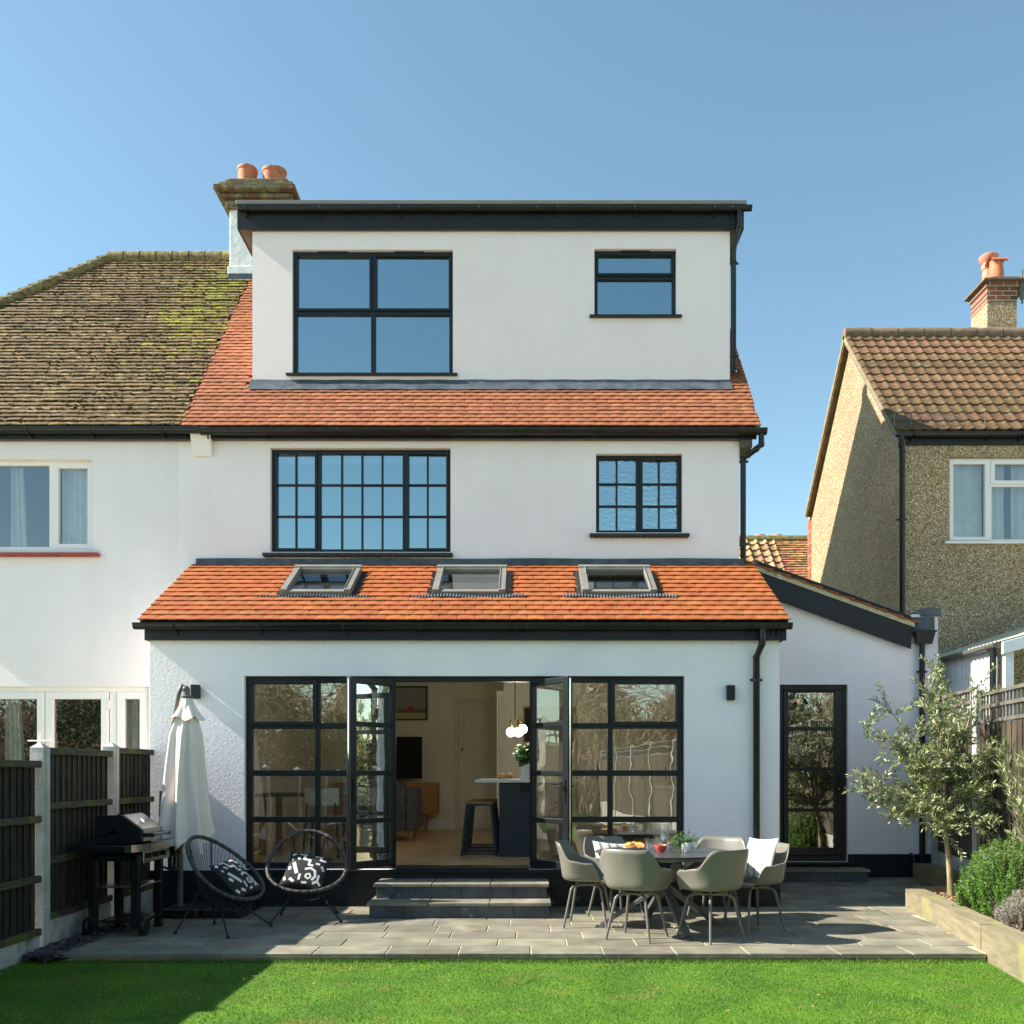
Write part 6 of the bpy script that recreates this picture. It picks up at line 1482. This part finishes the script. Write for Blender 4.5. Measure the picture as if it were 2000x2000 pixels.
m = MB(); hz = pz(535)+.02; m.tube([(-3.245, hy0+.03, hz), (-3.245, hy1-.03, hz)], .013, 12); m.build('handle', 'steel', hood)
m = MB()
for yy in (hy0+.04, hy1-.04): m.box(pxh(838), -3.23, yy-.012, yy+.012, hz-.022, hz+.012)
m.build('handle_bracket', 'plastic', hood, smooth=0, bevel=.004)

# ------------------------------------------------------------------ things in the kitchen and living room
isl = thing('kitchen_island', (.14, 11.3, FZ), 'slate blue kitchen island with white quartz worktop', 'kitchen island')
ix0, ix1 = X(975, 11.13), .52
m = MB(); m.box(ix0, ix1, 11.13, 13.0, FZ, 1.285); m.build('cabinet', 'navy', isl, smooth=0, bevel=.004)
m = MB(); m.box(X(928, 11.05), .60, 11.06, 13.1, 1.288, 1.325); m.build('worktop', 'quartz', isl, smooth=0, bevel=.004)
m = MB(); m.box(X(1017, 11.12), X(1040, 11.12), 11.118, 11.129, Z(1547, 11.12), Z(1532, 11.12)); m.build('socket', 'black', isl, smooth=0, bevel=.003)
def make_stool():
    t = thing('bar_stool', (0, 0, 0), '', 'bar stool', 'slatted stools along the island'); zt_ = .655
    for i in range(3):
        m = MB(); m.box(-.165, .165, -.165+.112*i, -.165+.112*i+.10, zt_-.025, zt_); m.build('seat_slat', 'oak', t, smooth=0, bevel=.004)
    m = MB(); c = [(-1,-1),(1,-1),(1,1),(-1,1)]
    for i, (a, b) in enumerate(c):
        m.bar((a*.145, b*.145, zt_-.025), (a*.205, b*.205, 0), .022, .022, up=(0, 1, .01))
        d_ = c[(i+1) % 4]; m.bar((a*.145, b*.145, zt_-.04), (d_[0]*.145, d_[1]*.145, zt_-.04), .02, .02); 
        m.bar((a*.20, b*.20, .03), (d_[0]*.20, d_[1]*.20, .03), .02, .02); m.bar((a*.185, b*.185, .16), (d_[0]*.185, d_[1]*.185, .16), .014, .014) if i % 2 else None
    m.build('frame', 'navy', t, smooth=0)
    return t
st = make_stool()
for i, (yy, lab) in enumerate(((11.40, 'nearest stool with oak slats beside the island'), (11.92, 'middle stool beside the island, mostly behind the nearest'), (12.44, 'farthest stool of the row beside the island'))):
    s2 = st if i == 0 else dup(st); place(s2, (X(936, 11.4)+.012*i, yy, FZ), 0, lab)
x, y = X(1028, 11.75), 11.75
vs_ = thing('flower_vase', (x, y, 1.325), 'white fluted vase of cream roses on the island', 'vase')
m = MB(); m.lathe([(.0, 1.326), (.075, 1.326), (.082, 1.34), (.066, 1.47), (.055, 1.525), (.048, 1.525), (.0, 1.40)], (x, y, 0), 10, cap0=False, cap1=False); m.build('vase', 'porcelain', vs_, smooth=15)
rs = random.Random(21); tw = MB(); LV = []; RS = MB()
for k in range(60):
    d = Vector((rs.gauss(0, .55), rs.gauss(0, .4), 1)).normalized(); ln = rs.uniform(.12, .30); p0 = Vector((x, y, 1.48)); p1 = p0 + d*ln; tw.tube([p0, p1], .003, 4)
    n = 10; LV.append(leaves(np.array([p0.lerp(p1, rs.uniform(.3, 1)) for _ in range(n)]), np.array([(rs.gauss(0, 1), rs.gauss(0, 1), rs.gauss(.3, 1)) for _ in range(n)]), rng.uniform(.05, .09, n), rng.uniform(.025, .04, n)))
    if k % 5 == 0: RS.sphere(p1, rs.uniform(.025, .038), 8, 6, (1, 1, .8))
tw.build('stems', 'plantg', vs_); v, f = merge_leaves(LV); raw_mesh('foliage', v, f, 'plantg', vs_); RS.build('roses', 'linen', vs_, smooth=40)
x, y = X(986.5, 11.5), 11.5
m = MB(); m.lathe([(.0, 1.326), (.07, 1.326), (.10, 1.338), (.10, 1.342), (.0, 1.334)], (x, y, 0), 24, cap0=False, cap1=False); tag(m.build('plate', 'porcelain', None), 'white plate with two croissants on the island worktop', 'plate')
for i, dx_ in enumerate((-.045, .05)):
    m = MB(); croissant(m, (x+dx_, y-.01, 1.336), .3+2.4*i, .13, .036); tag(m.build('croissant', 'croissant', None, smooth=70), ['left croissant on the island plate', 'right croissant on the island plate'][i], 'croissant', 'croissants on the island')
pn = thing('pendant_lamp', (X(1008, 11.9), 11.9, 2.6), 'pendant of white glass globes on brass tubes over the island', 'pendant lamp')
m = MB(); m.tube([(X(1006, 11.9), 11.9, Z(1405, 11.9)), (X(1006, 11.9), 11.9, 3.12)], .007, 6); m.build('cable', 'cord', pn)
for px, py, yy, lean in ((998, 1430, 11.88, -.01), (1012.5, 1430, 11.82, .0), (1020.5, 1424, 11.98, .03)):
    c = Vector((X(px, yy), yy, Z(py, yy))); m = MB(); m.tube([c+Vector((0, 0, .05)), c+Vector((-lean-.01, 0, .16))], .017, 10); tb_ = m.build('tube', 'brass', pn)
    m = MB(); m.sphere(c, .057, 20, 14); m.build('globe', 'dome', tb_, smooth=70)
# picture, television, sideboard, armchair
Yp = YB-.03
pc = thing('framed_picture', (X(790, Yp), Yp, Z(1373, Yp)), 'black framed print of a grey beach with a small red chair', 'picture')
a, b, c, d = X(722, Yp), X(834.8, Yp), Z(1406.5, Yp), Z(1340.5, Yp)
m = MB(); m.holed(a, b, c, d, Yp-.02, Yp+.025, [(a+.022, b-.022, c+.022, d-.022)], lambda p, q, r_: (p, r_, q)); m.build('frame', 'black', pc, smooth=0)
nmat('print_grey', (.30, .31, .30), (.34, .35, .33), 3, .6); nmat('print_green', (.14, .18, .15), None, 3, .6); nmat('print_sand', (.42, .36, .16), (.62, .55, .30), 60, .6); nmat('print_red', (.55, .06, .06), None, 3, .6)
M.update({k: MATS[k] for k in ('print_grey', 'print_green', 'print_sand', 'print_red')})
m = MB(); zz = [c+.022, c+.13, c+.2, d-.022]
for i, k in enumerate((2, 1, 0)):
    m.cur = k; m.add([(a+.022, Yp, zz[i]), (b-.022, Yp, zz[i]), (b-.022, Yp, zz[i+1]), (a+.022, Yp, zz[i+1])], [(0,1,2,3)])
m.cur = 3; q = X(801.5, Yp); m.box(q-.055, q+.055, Yp-.003, Yp-.001, c+.15, c+.24); m.box(q-.07, q+.07, Yp-.003, Yp-.001, c+.243, c+.25); m.box(q-.05, q-.043, Yp-.003, Yp-.001, c+.115, c+.15); m.box(q+.043, q+.05, Yp-.003, Yp-.001, c+.115, c+.15)
m.build('print', ['print_grey', 'print_green', 'print_sand', 'print_red'], pc, smooth=0)
Yt = 16.1
sb = thing('sideboard', (X(800, 16), 16, FZ), 'low oak sideboard with small round drawer knobs under the television', 'sideboard')
a, b, c, d = -3.3, X(853, 15.85), Z(1591, 15.85), Z(1529, 15.85)
m = MB(); m.box(a, b, 15.87, 16.35, c, d); m.build('carcass', 'oak', sb, smooth=0, bevel=.008)
for i in range(3):
    m = MB(); z0 = c+.02+(d-c-.05)*i/3; m.box(b-.62, b-.035, 15.852, 15.869, z0+.008, z0+(d-c-.05)/3-.004); dr = m.build('drawer', 'oak', sb, smooth=0, bevel=.004)
    m = MB(); m.sphere((b-.19, 15.84, z0+(d-c-.05)/6), .013, 8, 6); m.build('knob', 'brass', dr)
for x, y in ((b-.22, 15.95), (b-.22, 16.28), (a+.2, 15.95), (a+.2, 16.28)):
    m = MB(); m.tube([(x, y, c), (x+.0, y, FZ)], [.03, .024], 10); m.build('leg', 'oak', sb)
tv = thing('television', (X(790, Yt), Yt, d), 'black flat television standing on the oak sideboard', 'television')
a2, b2, c2, d2 = X(824, Yt)-1.1, X(824, Yt), Z(1521, Yt), Z(1439, Yt)
m = MB(); m.box(a2, b2, Yt, Yt+.04, c2, d2); m.build('case', 'black', tv, smooth=0, bevel=.004)
m = MB(); m.box(a2+.012, b2-.012, Yt-.003, Yt-.001, c2+.02, d2-.012); m.build('screen', 'screen', tv, smooth=0)
m = MB(); m.box((a2+b2)/2-.25, (a2+b2)/2+.25, Yt-.08, Yt+.12, d+.001, d+.015); m.box((a2+b2)/2-.04, (a2+b2)/2+.04, Yt, Yt+.03, d+.015, c2); m.build('stand', 'black', tv, smooth=0)
Ya = 13.6
ar = thing('armchair', (X(790, Ya), Ya+.4, FZ), 'grey velvet armchair seen from the side with tapered wooden legs', 'armchair')
a, b = X(690, Ya), X(811, Ya)
m = MB(); m.box(b-.14, b, Ya, Ya+.85, FZ+.16, Z(1540, Ya)); m.build('arm', 'greysofa', ar, smooth=30, bevel=.03, seg=3)
m = MB(); m.box(a, b-.141, Ya+.0, Ya+.2, FZ+.16, Z(1528, Ya)); m.build('backrest', 'greysofa', ar, smooth=30, bevel=.04, seg=3)
m = MB(); m.box(a, b-.141, Ya+.201, Ya+.85, FZ+.16, FZ+.45); m.build('seat', 'greysofa', ar, smooth=30, bevel=.04, seg=3)
for x, y in ((b-.09, Ya+.08), (b-.09, Ya+.78), (a+.09, Ya+.08)):
    m = MB(); m.lathe([(.018, FZ), (.032, FZ+.159)], (x, y, 0), 4); m.build('leg', 'oak', ar, smooth=0)
rd = thing('radiator', (X(977, 14.5), 14.5, 1.6), 'tall cream column radiator on the edge of the wall', 'radiator')
Yq = 14.5; a, b, c, d = X(969.5, Yq), X(984, Yq), Z(1596, Yq), Z(1352, Yq)
for i in range(3):
    m = MB(); xx = a + (b-a)*(i+.5)/3; m.tube([(xx, Yq, c), (xx, Yq, d)], .017, 10); m.build('column', 'ivory2', rd)
m = MB(); m.box(a-.002, b+.002, Yq-.022, Yq+.022, d-.06, d+.02); m.box(a-.002, b+.002, Yq-.022, Yq+.022, c-.02, c+.05); m.build('header', 'ivory2', rd, smooth=0, bevel=.01)
Yn = 14.56
cbd = thing('chalkboard', (.3, Yn, 2.1), 'dark chalkboard in an orange wooden frame beyond the pendant', 'chalkboard')
a, b, c, d = X(1022, Yn), .75, Z(1450, Yn), Z(1380, Yn)
m = MB(); m.holed(a, b, c, d, Yn, Yn+.03, [(a+.022, b-.022, c+.022, d-.022)], lambda p, q, r_: (p, r_, q)); m.build('frame', 'oak', cbd, smooth=0)
m = MB(); m.box(a+.022, b-.022, Yn+.012, Yn+.029, c+.022, d-.022); m.build('board', 'dark', cbd, smooth=0)
# tall cabinets and counter behind the right hand screen
kc = thing('tall_cabinets', (1.5, 14.3, FZ), 'row of tall beige kitchen cabinets behind the right hand glazing', 'kitchen cabinets')
for i in range(4):
    m = MB(); x = .75+.34*i; m.box(x+.003, x+.337, 14.0, 14.58, FZ+.08, 2.6); dd = m.build('cabinet_door', 'cabinet', kc, smooth=0, bevel=.003)
    m = MB(); m.box(x+.29, x+.30, 13.97, 13.999, 1.3, 1.5); m.build('handle', 'black', dd, smooth=0)
ku = thing('kitchen_counter', (2.1, 11.9, FZ), 'panelled base unit with a pale worktop by the right wall', 'kitchen counter')
m = MB(); m.box(1.72, 2.22, 11.51, 12.75, FZ, 1.2); m.build('cabinet', 'cabinet', ku, smooth=0); m = MB(); m.box(1.69, 2.225, 11.505, 12.77, 1.202, 1.24); m.build('worktop', 'quartz', ku, smooth=0)
# dining table behind the left hand screen
dt = thing('dining_table', (-2.5, 11.6, FZ), 'dark wooden dining table inside the left window', 'table')
m = MB(); m.box(-3.3, -1.75, 11.3, 12.2, FZ+.71, FZ+.75); m.build('tabletop', 'soffit', dt, smooth=0, bevel=.004)
for x, y in ((-3.22, 11.38), (-1.83, 11.38), (-3.22, 12.12), (-1.83, 12.12)):
    m = MB(); m.box(x-.035, x+.035, y-.035, y+.035, FZ, FZ+.709); m.build('leg', 'oak', dt, smooth=0)
def make_dchair():
    t = thing('dining_chair', (0, 0, 0), '', 'chair', 'pale dining chairs inside the left window')
    m = MB(); m.grid(lambda u, v: (-.2+.4*u, -.2+.05*(2*u-1)**2, .62+.2*v), 10, 4); m.grid(lambda u, v: (-.2+.4*u, -.18+.05*(2*u-1)**2, .62+.2*v), 10, 4); m.build('backrest', 'linen', t)
    m = MB(); m.box(-.21, .21, -.2, .2, .44, .46); m.build('seat', 'linen', t, smooth=0, bevel=.01)
    for a, b in ((-1,-1),(1,-1),(1,1),(-1,1)):
        m = MB(); m.tube([(a*.18, b*.17, .44), (a*.21, b*.2, 0)], .012, 8); m.build('leg', 'cord', t)
    m = MB(); m.tube([(-.17, -.19, .45), (-.17, -.19, .65)], .01, 6); m.tube([(.17, -.19, .45), (.17, -.19, .65)], .01, 6); m.build('back_post', 'cord', t)
    return t
dcz = make_dchair(); place(dcz, (-2.42, 11.15, FZ), 0, 'pale chair tucked at the dining table, left of the mullion')
d2_ = dup(dcz); place(d2_, (-1.95, 11.2, FZ), R(8), 'pale chair tucked at the dining table beside the gerbera vase')
x, y = -2.02, 11.7
gv_ = thing('flower_vase', (x, y, FZ+.75), 'tall glass vase of orange and red gerberas inside the left window', 'vase')
m = MB(); m.lathe([(.0, FZ+.751), (.05, FZ+.751), (.045, FZ+.95), (.06, FZ+1.02)], (x, y, 0), 16, cap0=False, cap1=False); m.build('vase', 'water', gv_)
nmat('petal_orange', (.75, .26, .01), (.85, .38, .02), 8, .6); nmat('petal_red', (.65, .03, .05), (.7, .06, .12), 8, .6); M.update({k: MATS[k] for k in ('petal_orange', 'petal_red')})
rs = random.Random(8); tw = MB()
for k in range(9):
    h_ = Vector((x+rs.gauss(0, .11), y+rs.gauss(0, .08), FZ+1.15+rs.uniform(0, .22))); tw.tube([(x, y, FZ+.8), (x, y, FZ+1.0), h_], .004, 5)
    m = MB(); m.lathe([(.0, .012), (.02, .014), (.05, .006), (.05, .0), (.0, .0)], h_, 14, Matrix.Rotation(R(70)+rs.gauss(0, .3), 3, 'X') @ Matrix.Rotation(rs.gauss(0, .5), 3, 'Y'), cap0=False, cap1=False); m.build('flower', 'petal_orange' if k % 2 else 'petal_red', gv_)
n = 40; LVp = np.array([(x+rs.gauss(0, .07), y+rs.gauss(0, .06), FZ+1.05+rs.uniform(0, .2)) for _ in range(n)]); v, f = leaves(LVp, rng.normal(size=(n, 3)), .09, .03); raw_mesh('foliage', v, f, 'plantg', gv_)
tw.build('stems', 'plantg', gv_)

# ------------------------------------------------------------------ the far end of the garden, mirrored in the ground floor glass
rs = random.Random(31); LV = []; n = 26000
cs_ = [(-15, -11, 1.9, 3.4, 1.6, 2.6), (-9, -10.5, 2.0, 2.4, 1.6, 2.6), (-5.5, -11, 1.5, 2.2, 1.4, 2.0), (4.8, -9.5, 1.0, 1.6, 1.2, 1.5), (9.0, -10.5, 1.8, 2.6, 1.6, 2.5), (14, -11, 1.9, 3.2, 1.6, 2.6)]
for c in cs_:
    k = n//5; d = rng.normal(size=(k, 3)); d /= np.linalg.norm(d, axis=1, keepdims=True); rr = rng.uniform(.6, 1, k)[:, None]
    p = np.array([c[0], c[1], c[2]]) + d*rr*np.array([c[3], c[4], c[5]]); p[:, 2] = np.abs(p[:, 2])
    LV.append(leaves(p, rng.normal(size=(k, 3)), rng.uniform(.12, .26, k), .09))
v, f = merge_leaves(LV); tag(raw_mesh('evergreen_hedge', v, f, 'hedge'), 'dark evergreen bushes at the far end of the garden', 'hedge', kind='stuff')
m = MB()
for i in range(900):
    x = rs.uniform(-20, 20); y = rs.uniform(-17.5, -10.5); h_ = rs.uniform(3.4, 5.8)
    p = Vector((x, y, 0)); pts = [p]; d = Vector((rs.gauss(0, .2), rs.gauss(0, .1), 1))
    for k in range(5):
        d = (d + Vector((rs.gauss(0, .35), rs.gauss(0, .2), rs.gauss(.15, .15)))).normalized(); p = p + d*h_/5; pts.append(p)
    m.tube(pts, [.045*h_/6, .035*h_/6, .026*h_/6, .018, .011, .005], 4, caps=False)
    for k in range(9):
        q = pts[rs.randint(1, 5)]; e = q + Vector((rs.gauss(0, .8), rs.gauss(0, .4), rs.uniform(-.3, 1.0))); mid_ = q.lerp(e, .5)+Vector((0, 0, .12)); m.tube([q, mid_, e], [.016, .011, .005], 3, caps=False)
        e2 = mid_ + Vector((rs.gauss(0, .5), rs.gauss(0, .3), rs.uniform(-.1, .6))); m.tube([mid_, e2], [.010, .004], 3, caps=False)
tag(m.build('bare_wood', 'hedgeb', smooth=60), 'bare branched scrub behind the lawn', 'wood', kind='stuff')
n = 60000; p = np.stack([rng.uniform(-24, 24, n), rng.uniform(-21, -17, n), 4.9*rng.random(n)**.8], 1); p[:, 2] *= 1 + .18*np.sin(p[:, 0]*.9) + .1*np.sin(p[:, 0]*2.3)
v, f = leaves(p, rng.normal(size=(n, 3)), rng.uniform(.3, .6, n), rng.uniform(.05, .14, n)); tag(raw_mesh('brown_thicket', v, f, 'hedgeb'), 'brown leafless thicket beyond the far fence', 'wood', kind='stuff')
bf = thing('back_fence', (0, -14.2, 0), 'weathered board fence along the far end of the garden', 'fence')
m = MB(); m.box(-24, 24, -14.25, -14.2, 0, 2.0); m.build('boards', 'fence_r', bf, smooth=0)
m = MB()
for i in range(25):
    m = MB(); post(m, -24+2*i, -14.14, 2.1); m.build('post', 'concrete', bf, smooth=0)
